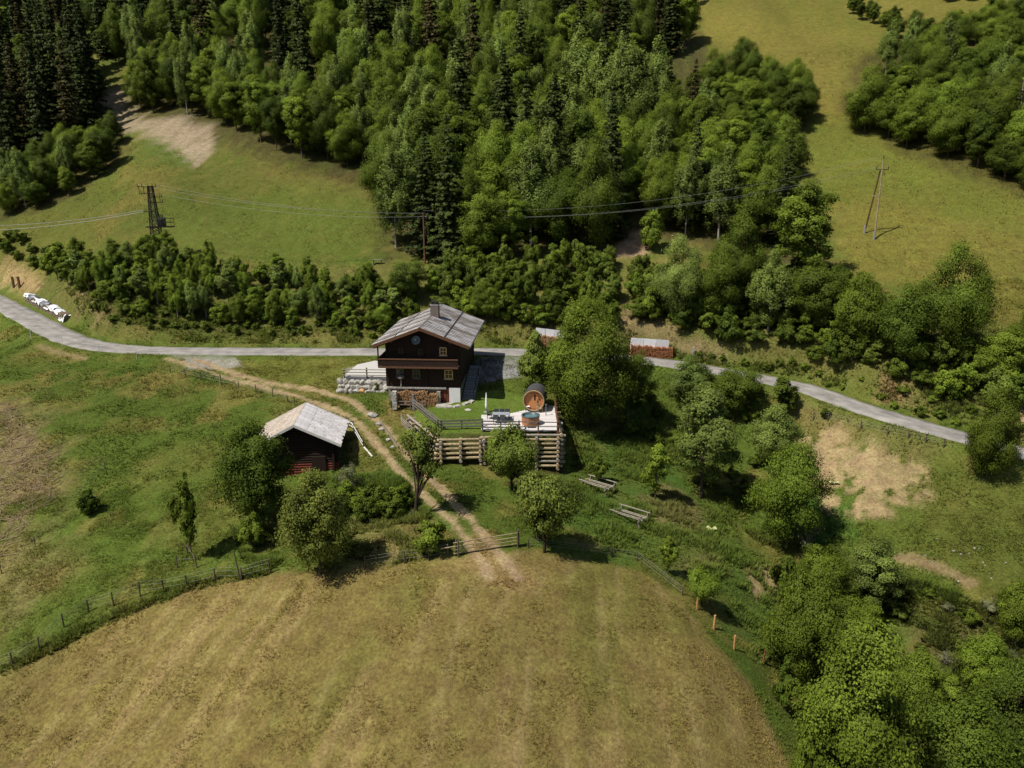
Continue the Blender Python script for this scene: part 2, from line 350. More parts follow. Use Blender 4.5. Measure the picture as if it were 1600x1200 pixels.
# ------------------------------------------------------------------ ground: colour zones in plan
K_ALB = .80
def gpoly(px): return [ground(*p)[:2] for p in px]
GREEN, OLIVE, YEL = lin(90, 106, 40, K_ALB), lin(112, 112, 52, K_ALB), lin(138, 124, 68, K_ALB)
LUSH, LAWN, HAY = lin(76, 106, 42, K_ALB), lin(96, 118, 44, K_ALB), lin(132, 117, 66, K_ALB)
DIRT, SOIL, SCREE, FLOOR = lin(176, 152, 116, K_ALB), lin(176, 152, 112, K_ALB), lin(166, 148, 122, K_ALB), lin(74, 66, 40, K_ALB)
BANK, DRY, GRAVEL = lin(112, 108, 58, K_ALB), lin(150, 128, 94, K_ALB), lin(178, 172, 164, K_ALB)
ZP = [  # polygon zones: pixels, colour, edge softness, edge wobble, strength
 ([(1068, -60), (1090, 60), (1130, 100), (1250, 100), (1280, 200), (1240, 250), (1300, 300), (1320, 420), (1420, 450), (1600, 520), (1700, 480), (1700, -60)], lin(124, 116, 52, K_ALB), 5, 5, .8),
 ([(1230, 190), (1330, 190), (1420, 240), (1600, 310), (1600, 360), (1480, 330), (1330, 290), (1240, 300)], lin(104, 112, 44, K_ALB), 5, 5, .7),
 ([(1080, 0), (1280, 60), (1320, 170), (1270, 190), (1220, 90), (1100, 60)], lin(136, 122, 60, K_ALB), 6, 6, .45),
 ([(0, 400), (40, 370), (160, 270), (260, 230), (400, 220), (600, 300), (600, 390), (400, 410), (200, 410)], lin(104, 106, 46, K_ALB), 3, 3, .7),
 ([(250, 330), (420, 310), (600, 320), (600, 390), (430, 405), (280, 400)], lin(94, 108, 42, K_ALB), 3, 4, .6),
 ([(150, 390), (190, 330), (260, 300), (270, 270), (190, 260), (210, 310), (150, 350)], lin(132, 118, 60, K_ALB), 2, 3, .6),
 ([(390, 262), (440, 255), (560, 270), (600, 300), (560, 290), (430, 280)], lin(124, 108, 58, K_ALB), 2, 2, .5),
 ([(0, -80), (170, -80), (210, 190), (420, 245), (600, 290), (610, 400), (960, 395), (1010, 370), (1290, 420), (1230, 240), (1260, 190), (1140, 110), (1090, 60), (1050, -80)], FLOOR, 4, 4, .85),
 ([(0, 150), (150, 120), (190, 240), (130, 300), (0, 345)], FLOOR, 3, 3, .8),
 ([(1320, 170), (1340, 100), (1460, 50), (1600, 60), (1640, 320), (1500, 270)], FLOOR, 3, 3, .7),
 ([(60, 440), (200, 415), (600, 415), (700, 430), (960, 410), (1300, 440), (1600, 560), (1600, 660), (1450, 640), (1250, 585), (1000, 540), (700, 525), (300, 530), (150, 520), (60, 470)], BANK, 2, 2.5, .75),
 ([(0, 620), (30, 640), (80, 700), (100, 760), (40, 800), (0, 780)], DRY, 3, 4, .75),
 ([(0, 800), (60, 830), (90, 900), (30, 940), (0, 960)], lin(142, 128, 84, K_ALB), 3, 4, .6),
 ([(100, 640), (250, 680), (330, 760), (330, 860), (200, 860), (130, 780)], lin(90, 106, 40, K_ALB), 5, 5, .5),
 ([(330, 560), (600, 560), (610, 610), (530, 615), (450, 600)], lin(112, 114, 48, K_ALB), 1, 1.5, .7),
 ([(-60, 1075), (0, 1055), (150, 985), (300, 920), (420, 897), (600, 882), (712, 872), (840, 862), (1000, 893), (1060, 935), (1120, 1010), (1190, 1100), (1235, 1210), (1240, 1300), (-100, 1300)], HAY, .6, .7, 1),
 ([(900, 690), (1000, 680), (1100, 800), (1200, 870), (1230, 1000), (1180, 1040), (1080, 900), (980, 870), (870, 780)], LUSH, 3, 4, .7),
 ([(1000, 780), (1040, 760), (1100, 800), (1060, 830)], DRY, 1, 1.2, .8), ([(1165, 890), (1200, 880), (1215, 920), (1185, 940)], SOIL, .5, 1, .9),
 ([(1050, 880), (1100, 850), (1120, 880), (1080, 900)], DRY, 2, 2, .5),
 
 ([(1265, 775), (1330, 800), (1340, 830), (1280, 850), (1240, 820)], LUSH, 1, 1.5, .8),
 ([(1240, 615), (1340, 650), (1470, 690), (1440, 720), (1330, 690), (1250, 660)], lin(130, 118, 72, K_ALB), 1.5, 2, .8),
 ([(1390, 720), (1600, 760), (1700, 850), (1700, 960), (1560, 950), (1420, 880), (1370, 820)], lin(98, 106, 44, K_ALB), 2, 2, .8),
 ([(1400, 940), (1560, 970), (1540, 1040), (1420, 1030)], lin(116, 94, 68, K_ALB), 1.5, 2, .6),
 ([(145, 150), (190, 140), (205, 185), (330, 195), (332, 240), (308, 262), (270, 230), (200, 205), (150, 185)], SCREE, .8, 1.5, 1),
 ([(210, 225), (240, 215), (285, 240), (305, 262), (280, 260), (230, 240)], lin(90, 106, 46, K_ALB), .6, 1, .8),
 ([(945, 405), (960, 385), (1000, 360), (1008, 395), (980, 400)], lin(178, 148, 122, K_ALB), .8, 1, .9),
 ([(0, 405), (40, 415), (60, 450), (20, 450), (0, 448)], lin(184, 154, 112, K_ALB), .8, 1.2, .9),
 ([(120, 440), (180, 450), (170, 500), (120, 480)], lin(150, 128, 92, K_ALB), 1, 1.5, .7),
 ([(960, 520), (1010, 525), (1060, 545), (1050, 520), (980, 470)], DRY, 1, 1.2, .8), ([(1040, 545), (1100, 545), (1150, 560), (1080, 555)], DRY, 1, 1.2, .7),
 ([(1380, 590), (1420, 600), (1420, 640), (1370, 630)], lin(160, 126, 92, K_ALB), 1, 1.2, .8), ([(1560, 620), (1600, 630), (1640, 680), (1590, 690)], lin(190, 158, 120, K_ALB), 1, 1, .9),
 ([(545, 800), (640, 800), (690, 870), (560, 875)], lin(140, 126, 78, K_ALB), 1, 1.5, .8),
 ([(530, 745), (640, 745), (645, 805), (560, 810), (520, 790)], LUSH, .7, 1, .8),
 ([(250, 548), (330, 548), (380, 575), (300, 575)], GRAVEL, .6, .8, .8),
 ([(730, 840), (760, 835), (800, 880), (850, 930), (760, 920), (720, 880)], lin(164, 138, 92, K_ALB), 1, 1.5, .75),
 ([(1243, 688), (1290, 682), (1370, 695), (1440, 733), (1446, 772), (1390, 800), (1345, 806), (1298, 794), (1256, 748)], SOIL, .7, 1.1, .98),
 ([(640, 640), (610, 650), (610, 620), (650, 622)], lin(150, 128, 80, K_ALB), .6, .8, .7),
 ([(540, 590), (545, 575), (600, 566), (612, 590)], GRAVEL, .3, .3, 1),
 ([(745, 560), (812, 556), (812, 590), (760, 598), (745, 597)], lin(150, 148, 146, K_ALB), .3, .3, 1),
]
ZL = [  # strokes: pixels, half width in m, colour, strength
 ([(262, 560), (350, 590), (430, 611), (500, 631), (552, 655), (585, 690), (612, 722), (660, 772), (700, 808), (733, 850), (765, 900)], .28, DIRT, .95),
 ([(305, 562), (400, 592), (470, 605), (530, 620), (572, 645), (605, 672), (645, 725), (690, 765), (730, 806), (766, 850), (810, 900)], .3, DIRT, .95),
 ([(1405, 872), (1440, 880), (1490, 896), (1515, 908)], .35, DRY, .8),
 ([(60, 540), (90, 550), (130, 560)], .35, DRY, .8), ([(1060, 545), (1090, 540)], .4, DRY, .7),
]
ZPW = [(np.array(gpoly(z[0])),) + z[1:] for z in ZP]
ZLW = [(catmull([ground(*p) for p in z[0]], 5),) + z[1:] for z in ZL]
FIELD = ZPW[15][0]
TERRA = np.array(TERR)
def sdz(poly, X, Y, pad):
    out = np.full(X.shape, -1e9)
    m = (X > poly[:, 0].min() - pad) & (X < poly[:, 0].max() + pad) & (Y > poly[:, 1].min() - pad) & (Y < poly[:, 1].max() + pad)
    if m.any(): out[m] = poly_sd(poly, X[m], Y[m])
    return out
def mixc(C, c, w_): return C * (1 - w_[:, None]) + c[None] * w_[:, None]
def colour_at(X, Y):
    """base colour of the ground and a field weight"""
    a = smooth(.38, .62, fbm(X * .12, Y * .12, 4)); b = smooth(.5, .72, fbm(X * .3 + 50, Y * .3, 4))
    C = mixc(np.repeat(GREEN[None], len(X), 0), OLIVE, a * .8); C = mixc(C, YEL, b * .6)
    wob = fbm(X * .45, Y * .45, 4) - .5; wob2 = fbm(X * 1.3 + 9, Y * 1.3, 3) - .5
    fw = np.zeros(len(X)); bz = np.zeros(len(X))
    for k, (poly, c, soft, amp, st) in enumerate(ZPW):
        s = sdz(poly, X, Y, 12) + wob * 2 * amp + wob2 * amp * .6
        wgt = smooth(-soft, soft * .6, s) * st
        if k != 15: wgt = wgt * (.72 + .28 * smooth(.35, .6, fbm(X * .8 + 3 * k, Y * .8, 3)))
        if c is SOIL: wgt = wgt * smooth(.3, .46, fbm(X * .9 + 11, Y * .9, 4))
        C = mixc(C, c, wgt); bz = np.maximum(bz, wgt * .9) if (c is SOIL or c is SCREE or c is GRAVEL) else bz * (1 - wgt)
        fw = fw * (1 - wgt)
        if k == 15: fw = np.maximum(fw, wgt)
    # mown streaks and green patches in the hay field
    Xw = X + 3 * np.sin(Y * .06) + (X * .012) * (Y - 45)
    st1 = fbm(Xw * .55, Y * .05, 3); gp = smooth(.5, .68, fbm(X * .16 + 31, Y * .11, 4)); st2 = smooth(.58, .75, fbm(Xw * 1.1 + 5, Y * .09 + 8, 3))
    C = mixc(C, lin(112, 110, 52, K_ALB), gp * fw * .6); C = mixc(C, lin(176, 150, 104, K_ALB), st2 * fw * .3)
    C = C * (1 + (st1 - .5)[:, None] * .2 * fw[:, None])
    ml_ = np.abs(np.mod(Xw / 2.4 + .4 * fbm(X * .2, Y * .08, 2), 1) - .5) * 2.4; mw = smooth(.5, .05, ml_) * smooth(.42, .6, fbm(Xw * .4 + 80, Y * .16, 3)) * fw; C = mixc(C, lin(178, 158, 110, K_ALB), mw * .28)
    wl = np.zeros(len(X))
    for pts, hw, c, st in ZLW:
        d, _ = line_d(pts, X, Y); wgt = smooth(hw + .3, hw - .1, d + wob2 * .8) * st
        C = mixc(C, c, wgt); wl = np.maximum(wl, wgt)
    tw = smooth(-.2, .3, sdz(TERRA, X, Y, 4)); C = mixc(C, LAWN, tw * (.8 + .4 * wob2))
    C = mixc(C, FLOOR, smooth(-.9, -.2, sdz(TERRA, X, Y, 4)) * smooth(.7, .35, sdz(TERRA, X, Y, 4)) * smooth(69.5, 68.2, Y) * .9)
    dr, _ = line_d(road_c[::2], X, Y)
    verge = smooth(4.6, 2.6, dr) * smooth(30, 60, Y); C = mixc(C, lin(98, 116, 44, K_ALB), verge * .55)
    C = C * (1 + (fbm(X * .05 + 70, Y * .05, 3) - .5) * .35)[:, None]
    bare = np.maximum(np.maximum(wl, bz * .6), smooth(2.4, 2.0, dr))
    return np.clip(C, .005, .9), fw, bare, tw

def axis(lo, hi, dens_lo, dens_hi, fine, coarse):
    mid = np.arange(dens_lo, dens_hi, fine); out = [mid]
    v, s = dens_lo, fine
    left = []
    while v > lo: s = min(s * 1.06, coarse); v -= s; left.append(v)
    v, s = mid[-1], fine; right = []
    while v < hi: s = min(s * 1.06, coarse); v += s; right.append(v)
    return np.array(left[::-1] + list(mid) + right)
ax_x = axis(-420, 420, -62, 58, .36, 6); ax_y = axis(-60, 700, 26, 112, .36, 8)
XX, YY = np.meshgrid(ax_x, ax_y); Xf, Yf = XX.ravel(), YY.ravel()
Zf = np.concatenate([H(Xf[i:i + 40000], Yf[i:i + 40000]) for i in range(0, len(Xf), 40000)])
Cf, FW, BARE, TW = colour_at(Xf, Yf)
fine = (fbm(Xf * 1.6, Yf * 1.6, 3) - .5) * .16 * (1 - TW) * (1 - BARE)
drf, _ = line_d(road_c[::2], Xf, Yf)
Zf = Zf + fine * smooth(2.4, 3.4, drf)
nx, ny = len(ax_x), len(ax_y)
ii, jj = np.meshgrid(np.arange(nx - 1), np.arange(ny - 1)); b0 = (jj * nx + ii).ravel()
Fg = np.stack([b0, b0 + 1, b0 + nx + 1, b0 + nx], 1)
gm, t, b = new_mat('meadow_ground'); L = t.links.new
at_ = t.nodes.new('ShaderNodeAttribute'); at_.attribute_name = 'Col'
tc = t.nodes.new('ShaderNodeTexCoord')
n1 = t.nodes.new('ShaderNodeTexNoise'); n1.inputs['Scale'].default_value = 4.2; n1.inputs['Detail'].default_value = 8; n1.inputs['Roughness'].default_value = .75
n2 = t.nodes.new('ShaderNodeTexNoise'); n2.inputs['Scale'].default_value = .8; n2.inputs['Detail'].default_value = 6; n2.inputs['Roughness'].default_value = .7
L(tc.outputs['Object'], n1.inputs[0]); L(tc.outputs['Object'], n2.inputs[0])
mr = t.nodes.new('ShaderNodeMapRange'); mr.inputs[1].default_value = .3; mr.inputs[2].default_value = .7; mr.inputs[3].default_value = .45; mr.inputs[4].default_value = 1.5; L(n1.outputs[0], mr.inputs[0])
h = t.nodes.new('ShaderNodeHueSaturation'); L(at_.outputs['Color'], h.inputs['Color']); L(mr.outputs[0], h.inputs['Value'])
m3 = t.nodes.new('ShaderNodeMapRange'); m3.inputs[1].default_value = .3; m3.inputs[2].default_value = .7; m3.inputs[3].default_value = .486; m3.inputs[4].default_value = .514; L(n2.outputs[0], m3.inputs[0]); L(m3.outputs[0], h.inputs['Hue'])
m4 = t.nodes.new('ShaderNodeMapRange'); m4.inputs[1].default_value = .3; m4.inputs[2].default_value = .7; m4.inputs[3].default_value = .78; m4.inputs[4].default_value = 1.22; L(n2.outputs[0], m4.inputs[0]); mq = t.nodes.new('ShaderNodeMath'); mq.operation = 'MULTIPLY'; L(mr.outputs[0], mq.inputs[0]); L(m4.outputs[0], mq.inputs[1]); L(mq.outputs[0], h.inputs['Value'])
L(h.outputs[0], b.inputs['Base Color']); b.inputs['Roughness'].default_value = .95; b.inputs['Specular IOR Level'].default_value = .1
bp = t.nodes.new('ShaderNodeBump'); bp.inputs['Strength'].default_value = .9; bp.inputs['Distance'].default_value = .16; L(n1.outputs[0], bp.inputs['Height']); L(bp.outputs[0], b.inputs['Normal'])
g = link('ground', np_mesh('ground', np.stack([Xf, Yf, Zf], 1), Fg, gm, color=np.concatenate([Cf, np.ones((len(Cf), 1))], 1)))
g.data.polygons.foreach_set('use_smooth', np.ones(len(Fg), bool)); tag(g, kind='structure')

# the road: a thin sheet with a crown and a worn edge
rm, t, b = new_mat('pale_asphalt'); L = t.links.new
tc = t.nodes.new('ShaderNodeTexCoord'); n1 = t.nodes.new('ShaderNodeTexNoise'); n1.inputs['Scale'].default_value = .5; n1.inputs['Detail'].default_value = 9; n1.inputs['Roughness'].default_value = .65
L(tc.outputs['Object'], n1.inputs[0]); cr = t.nodes.new('ShaderNodeValToRGB'); e = cr.color_ramp.elements
e[0].position = .35; e[0].color = (*lin(128, 124, 119, .85), 1); e[1].position = .66; e[1].color = (*lin(176, 169, 161, .85), 1)
atl = t.nodes.new('ShaderNodeAttribute'); atl.attribute_name = 'lv'; mm = t.nodes.new('ShaderNodeMix'); mm.data_type = 'RGBA'; mm.blend_type = 'MULTIPLY'; mm.inputs[0].default_value = 1
L(n1.outputs[0], cr.inputs[0]); L(cr.outputs[0], mm.inputs[6]); L(atl.outputs['Fac'], mm.inputs[7]); L(mm.outputs[2], b.inputs['Base Color']); b.inputs['Roughness'].default_value = .9
rp = catmull(road_c, 4); V = []; A_ = []; prof = [(-2.12, -.14, .95), (-2.05, .0, .9), (-1.2, .02, 1.0), (-.65, .03, .86), (0, .035, 1.03), (.65, .03, .86), (1.2, .02, 1.0), (2.05, 0, .9), (2.12, -.14, .95)]
for i, p in enumerate(rp):
    q = rp[min(i + 1, len(rp) - 1)] - rp[max(i - 1, 0)]; nrm = np.array([-q[1], q[0]]) / np.hypot(q[0], q[1])
    for o_, dz, sh in prof:
        jit = (vnoise(np.array(i * .35), np.array(3.0 + (o_ > 0))) - .5) * .35 if abs(o_) > 2 else 0
        V.append((p[0] + nrm[0] * (o_ + jit), p[1] + nrm[1] * (o_ + jit), p[2] + dz)); A_.append(sh)
np_ = len(prof); Fr = np.array([(i * np_ + j, i * np_ + j + 1, (i + 1) * np_ + j + 1, (i + 1) * np_ + j) for i in range(len(rp) - 1) for j in range(np_ - 1)])
r = link('road', np_mesh('road', np.array(V), Fr, rm, attr=np.array(A_))); r.data.polygons.foreach_set('use_smooth', np.ones(len(Fr), bool)); tag(r, kind='structure')
#@@MARK

# ------------------------------------------------------------------ trees: prototypes (crown mesh + trunk mesh at real size)
def leaves(C, N, size, r, asp=1.5, val=None):
    """rhombic folded leaf sprays at points C, facing N"""
    k = len(C); cn = N / (np.linalg.norm(N, axis=1)[:, None] + 1e-6); N = N + r.normal(0, .55, (k, 3)); N /= np.linalg.norm(N, axis=1)[:, None]
    T = r.normal(0, 1, (k, 3)); T -= (T * N).sum(1)[:, None] * N; T /= np.linalg.norm(T, axis=1)[:, None]; B = np.cross(N, T)
    s = size * r.uniform(.6, 1.3, k)[:, None]
    V = np.stack([C - T * s * asp * .5, C + B * s * .5 - N * s * .12, C + T * s * asp * .5, C - B * s * .5 - N * s * .12], 1).reshape(-1, 3)
    global CNORM; CNORM = np.repeat(cn, 4, 0)
    F = np.arange(4 * k).reshape(k, 4)
    v = (val if val is not None else np.ones(k)) * r.uniform(.7, 1.3, k)
    return V, F, np.concatenate([np.repeat(v, 4)[:, None], CNORM], 1)
def limb_trunk(mb, Ht, r0, tips, r, lean=(0, 0), base=0.0):
    pts = [Vector((lean[0] * t * t * Ht + r.normal(0, .05) * (t > 0), lean[1] * t * t * Ht + r.normal(0, .05) * (t > 0), base - .4 + (Ht + .4) * t)) for t in np.linspace(0, 1, 6)]
    for i in range(5): mb.cyl(pts[i], pts[i + 1], r0 * (1 - i * .17), r0 * (1 - (i + 1) * .17), 7)
    for tp in tips:
        tp = Vector(tp); k = min(4, max(1, int(5 * tp.z / Ht * .6))); a = pts[k].lerp(pts[k + 1], .3); m_ = a.lerp(tp, .5) + Vector((0, 0, .06 * Ht))
        rr = r0 * .38; mb.cyl(a, m_, rr, rr * .65, 5); mb.cyl(m_, tp, rr * .65, rr * .2, 5)
def broad(seed, Ht, R, base, nc, nl, leaf, asp=1.0, up=.45, power=1.0, trunk=.16, sparse=False, droop=0.0, nlobe=16, lrr=(.28, .44)):
    """uneven crown: big lobes carried by limbs, each lobe made of leaf clumps"""
    r = np.random.default_rng(seed); zc = Ht * (base + 1) / 2; hz = Ht * (1 - base) / 2
    i = np.arange(nlobe) + .5; ph = np.arccos(1 - 2 * i / nlobe); th = math.pi * (1 + 5 ** .5) * i + seed
    d = np.stack([np.cos(th) * np.sin(ph), np.sin(th) * np.sin(ph), np.cos(ph)], 1) + r.normal(0, .22, (nlobe, 3)); d /= np.linalg.norm(d, axis=1)[:, None]
    lr = r.uniform(*lrr, nlobe); lc = d * (r.uniform(.9, 1.12, nlobe) - lr)[:, None]
    lc = np.concatenate([lc, r.normal(0, .12, (2, 3))]); lr = np.concatenate([lr, [.4, .36]])
    pick = r.choice(len(lr), nc, p=lr ** 2 / (lr ** 2).sum())
    q = r.normal(0, 1, (nc, 3)); q /= np.linalg.norm(q, axis=1)[:, None]
    U = lc[pick] + q * (lr[pick] * r.uniform(.45, 1.0, nc) ** .5)[:, None]
    tz = np.clip(U[:, 2], -1, 1); wid = np.where(tz < 0, 1 - .2 * tz ** 2, 1 - .26 * power * np.maximum(tz, 0))
    cr_ = min(R, hz) * (.2 if not sparse else .24)
    P = np.stack([U[:, 0] * wid * (R - cr_ * .4), U[:, 1] * wid * (R - cr_ * .4), zc + U[:, 2] * (hz - cr_ * .4)], 1)
    cs = cr_ * r.uniform(.55, 1.5, nc); lobe_v = r.uniform(.8, 1.2, len(lr)); cv = r.uniform(.82, 1.18, nc) * lobe_v[pick]
    CC = []; NN = []; VV = []
    per = np.maximum(5, (nl * cs ** 2 / (cs ** 2).sum()).astype(int))
    for k in range(nc):
        n_ = per[k]; q = r.normal(0, 1, (n_, 3)); q[:, 2] += up; q /= np.linalg.norm(q, axis=1)[:, None]
        rr = cs[k] * (r.uniform(.1, 1.2, n_) ** .6)
        sp = q * rr[:, None]; sp[:, 2] *= .8
        if droop: sp[:, 2] -= droop * r.random(n_) * cs[k]; sp[:, :2] *= .75
        CC.append(P[k] + sp); o = U[k] - lc[pick[k]] + .35 * lc[pick[k]]; o = o / (np.linalg.norm(o) + 1e-6)
        NN.append(q * .5 + o * .75 + np.array([0, 0, .3])); VV.append(np.full(n_, cv[k]))
    CC = np.concatenate(CC); CC[:, 2] = np.maximum(CC[:, 2], .08)
    V, F, a = leaves(CC, np.concatenate(NN), leaf, r, 1.6, np.concatenate(VV))
    mb = MB(); tips = [P[k] for k in range(0, nc, max(1, nc // (16 if not sparse else 40)))]
    limb_trunk(mb, zc + hz * .35, trunk, tips, r)
    return (V, F, a), mb
def spruce(seed, Ht, R, leaf=.27, dens=1.0, base=.04):
    r = np.random.default_rng(seed); CC = []; NN = []; VV = []
    nw = int(Ht * 1.55); ang0 = 0
    for k in range(nw):
        t = (k + r.uniform(-.4, .4)) / nw; z = Ht * (base + (1 - base) * t); L_ = R * (1 - t) ** .85 * r.uniform(.72, 1.15) + .12
        nb = max(4, int((10 - 4 * t) * dens))
        for j in range(nb):
            an = ang0 + 2 * math.pi * (j + r.uniform(-.4, .4)) / nb; l = L_ * r.uniform(.55, 1.15)
            m_ = max(5, int(l / leaf * 5)); s = r.uniform(.1, 1, m_) ** .75; dirv = np.array([math.cos(an), math.sin(an), 0])
            zz = z + l * (.12 * s - .42 * s ** 2 + .14 * s ** 4); wd = .27 * l * (1 - s * .8) + .05
            side = np.array([-dirv[1], dirv[0], 0]); off = r.uniform(-1, 1, m_)
            C = dirv[None] * (s * l)[:, None] + side[None] * (off * wd)[:, None]; C[:, 2] = zz - np.abs(off) * wd * .5 - r.uniform(0, .22, m_)
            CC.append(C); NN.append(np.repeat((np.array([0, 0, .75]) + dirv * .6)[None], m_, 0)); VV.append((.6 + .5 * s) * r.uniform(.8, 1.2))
        ang0 += r.uniform(.5, 2.5)
    C = np.concatenate(CC); N = np.concatenate(NN)
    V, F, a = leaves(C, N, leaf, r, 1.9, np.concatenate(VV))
    mb = MB(); mb.cyl((0, 0, -.5), (0, 0, Ht * .5), Ht * .0125, Ht * .008, 7); mb.cyl((0, 0, Ht * .5), (0, 0, Ht * .97), Ht * .008, .03, 6)
    return (V, F, a), mb
PROTO = {}
def reg(kind, gens, leafm, barkm, Ht, R):
    out = []
    for (VFa, mb) in gens:
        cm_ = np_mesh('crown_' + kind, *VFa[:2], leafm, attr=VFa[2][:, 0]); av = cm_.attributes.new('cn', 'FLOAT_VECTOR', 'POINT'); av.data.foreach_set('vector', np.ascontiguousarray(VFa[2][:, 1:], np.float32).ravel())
        out.append((cm_, mb.mesh('trunk_' + kind, barkm)))
    PROTO[kind] = (out, Ht, R)
reg('round', [broad(11, 10, 4.0, .08, 170, 27000, .14), broad(12, 10, 4.0, .06, 170, 27000, .14, power=1.6), broad(13, 10, 4.0, .12, 160, 26000, .14, power=.5, nlobe=14), broad(14, 10, 4.0, .05, 170, 27000, .14, power=1.1, nlobe=19)], 'leaf_mid', 'bark', 10, 4.0)
reg('big', [broad(15, 13, 5.5, .04, 300, 44000, .145, nlobe=24, lrr=(.17, .3)), broad(16, 13, 5.5, .05, 280, 42000, .145, power=1.4, nlobe=21, lrr=(.17, .31))], 'leaf_mid', 'bark', 13, 5.5)
reg('tall', [broad(21, 13, 3.3, .06, 180, 26000, .15, power=1.5, nlobe=20), broad(22, 13, 3.3, .1, 170, 25000, .15, power=1.9, nlobe=18), broad(23, 13, 3.3, .05, 170, 25000, .15, power=1.0, nlobe=17)], 'leaf_mid', 'bark', 13, 3.3)
reg('birch', [broad(31, 15, 3.2, .1, 190, 17000, .17, up=.1, power=1.9, droop=1.6, nlobe=15), broad(32, 15, 3.2, .08, 180, 17000, .17, up=.1, power=1.6, droop=1.6, nlobe=14)], 'leaf_birch', 'bark_pale', 15, 3.2)
reg('shrub', [broad(41, 3.6, 1.9, .0, 70, 6000, .14, power=.8, trunk=.05, nlobe=7), broad(42, 3.6, 1.9, .0, 60, 5500, .14, power=1.5, trunk=.05, nlobe=8), broad(43, 3.6, 1.9, .0, 75, 6000, .14, power=.3, trunk=.05, nlobe=9)], 'leaf_mid', 'bark', 3.6, 1.9)
reg('young', [broad(51, 5, 1.5, .2, 56, 3600, .14, power=1.3, trunk=.07, nlobe=9), broad(52, 5, 1.5, .14, 60, 4200, .14, power=1.6, trunk=.07, nlobe=10)], 'leaf_mid', 'bark', 5, 1.5)
reg('apple', [broad(61, 6.5, 3.0, .36, 60, 2700, .14, power=.6, trunk=.17, sparse=True, nlobe=9), broad(62, 6.5, 3.0, .16, 110, 13500, .14, power=.7, trunk=.16, sparse=True, nlobe=11)], 'leaf_mid', 'bark_dark', 6.5, 3.0)
reg('spruce', [spruce(71, 22, 3.8), spruce(72, 22, 3.4), spruce(73, 22, 4.2, dens=.85)], 'needle', 'bark_dark', 22, 3.4)
reg('thuja', [broad(81, 8, 2.2, .01, 150, 14000, .15, up=.2, power=2.4, trunk=.12, nlobe=14)], 'needle_light', 'bark', 8, 2.2)
reg('bare', [broad(91, 3.2, 1.9, .02, 60, 1300, .1, power=.4, trunk=.05, sparse=True)], 'leaf_grey', 'bark_pale', 3.2, 1.9)
CN = {'leaf_bright': 'bright green', 'leaf_mid': 'green', 'leaf_dark': 'dark green', 'leaf_olive': 'olive', 'leaf_grey': 'greyish', 'leaf_birch': 'pale green'}
def shrub(P, hr, rr, base, cat, group, lms, name, kind='shrub'):
    h_ = random.uniform(*hr); lm = random.choice(lms); t_ = (h_ - hr[0]) / (hr[1] - hr[0]); sz = 'small' if t_ < .34 else 'middling' if t_ < .67 else 'large'
    return tree(P, h_, random.uniform(*rr), kind, name, sz + ' ' + CN[lm] + ' ' + base, cat, group, lm)
NTREE = [0]
def tree(P, Ht, R, kind, name, label, cat='tree', group=None, leafm=None, var=None, rz=None, lean=None):
    if kind == 'tall' and R / Ht > .32: kind = 'big' if Ht > 9 else 'round'
    protos, h0, r0 = PROTO[kind]; NTREE[0] += 1
    R = min(R, Ht * r0 / h0 * 1.2)
    v = (NTREE[0] if var is None else var) % len(protos)
    cme, tme = protos[v]
    e_ = empty(name, (P[0], P[1], Hs(P[0], P[1]) - .05), label, cat, group, rz if rz is not None else random.uniform(0, 6.28))
    e_.scale = (R / r0, R / r0 * random.uniform(.92, 1.08), Ht / h0)
    if lean: e_.rotation_euler = (lean[0], lean[1], e_.rotation_euler[2])
    tr = link('trunk', tme, e_); c = link('crown', cme, e_)
    if leafm: c.material_slots[0].link = 'OBJECT'; c.material_slots[0].material = M[leafm]
    return e_
def tpx(bx, by, top, wpx, kind, name, label, cat='tree', group=None, leafm=None, var=None, lean=None):
    """tree standing at ground pixel (bx,by), crown top at pixel row top, crown wpx wide"""
    P = ground(bx, by); D = depth(P)
    hh = P[1] * math.tan(PITCH + math.atan((top - 600) / FPX)); Ht = (CAM_H - hh) - P[2]
    return tree(P, max(Ht, .6), wpx * D / FPX / 2, kind, name, label, cat, group, leafm, var, lean=lean)

# trees and shrubs near the chalet, the barn and the gate
tpx(402, 822, 652, 140, 'round', 'deciduous_tree', 'large dark green tree hiding the left front of the barn', leafm='leaf_dark', var=3)
tpx(500, 898, 735, 128, 'round', 'deciduous_tree', 'yellowish green tree on the field edge in front of the barn', leafm='leaf_yellow', var=1)
tpx(650, 806, 652, 110, 'apple', 'fruit_tree', 'sparse leaning fruit tree with dark bare trunk beside the dirt track', leafm='leaf_olive', var=0, lean=(.05, -.1))
tpx(673, 862, 806, 64, 'shrub', 'garden_shrub', 'bright green rounded shrub beside the wooden pole gate', 'shrub', leafm='leaf_bright')
for k, (x, y, tp, w_) in enumerate([(552, 798, 752, 60), (590, 800, 750, 62), (625, 795, 752, 50), (575, 812, 775, 60), (612, 808, 770, 50)]):
    tpx(x, y, tp, w_, 'shrub', 'bramble_bush', 'low lush green bush in the thicket between barn and dirt track', 'bush', 'thicket between barn and track', leafm='leaf_dark' if k % 2 else 'leaf_mid')
tpx(545, 765, 718, 48, 'bare', 'elder_shrub', 'grey half bare shrub at the right front corner of the barn', 'shrub')
tpx(775, 742, 684, 50, 'young', 'deciduous_tree', 'young tree before the left half of the log crib wall', leafm='leaf_mid')
tpx(800, 765, 660, 92, 'apple', 'fruit_tree', 'fruit tree standing close in front of the log crib wall below the deck', leafm='leaf_olive', var=1)
tpx(850, 862, 731, 108, 'apple', 'fruit_tree', 'dense brownish green fruit tree right of the wooden pole gate', leafm='leaf_yellow', var=1)
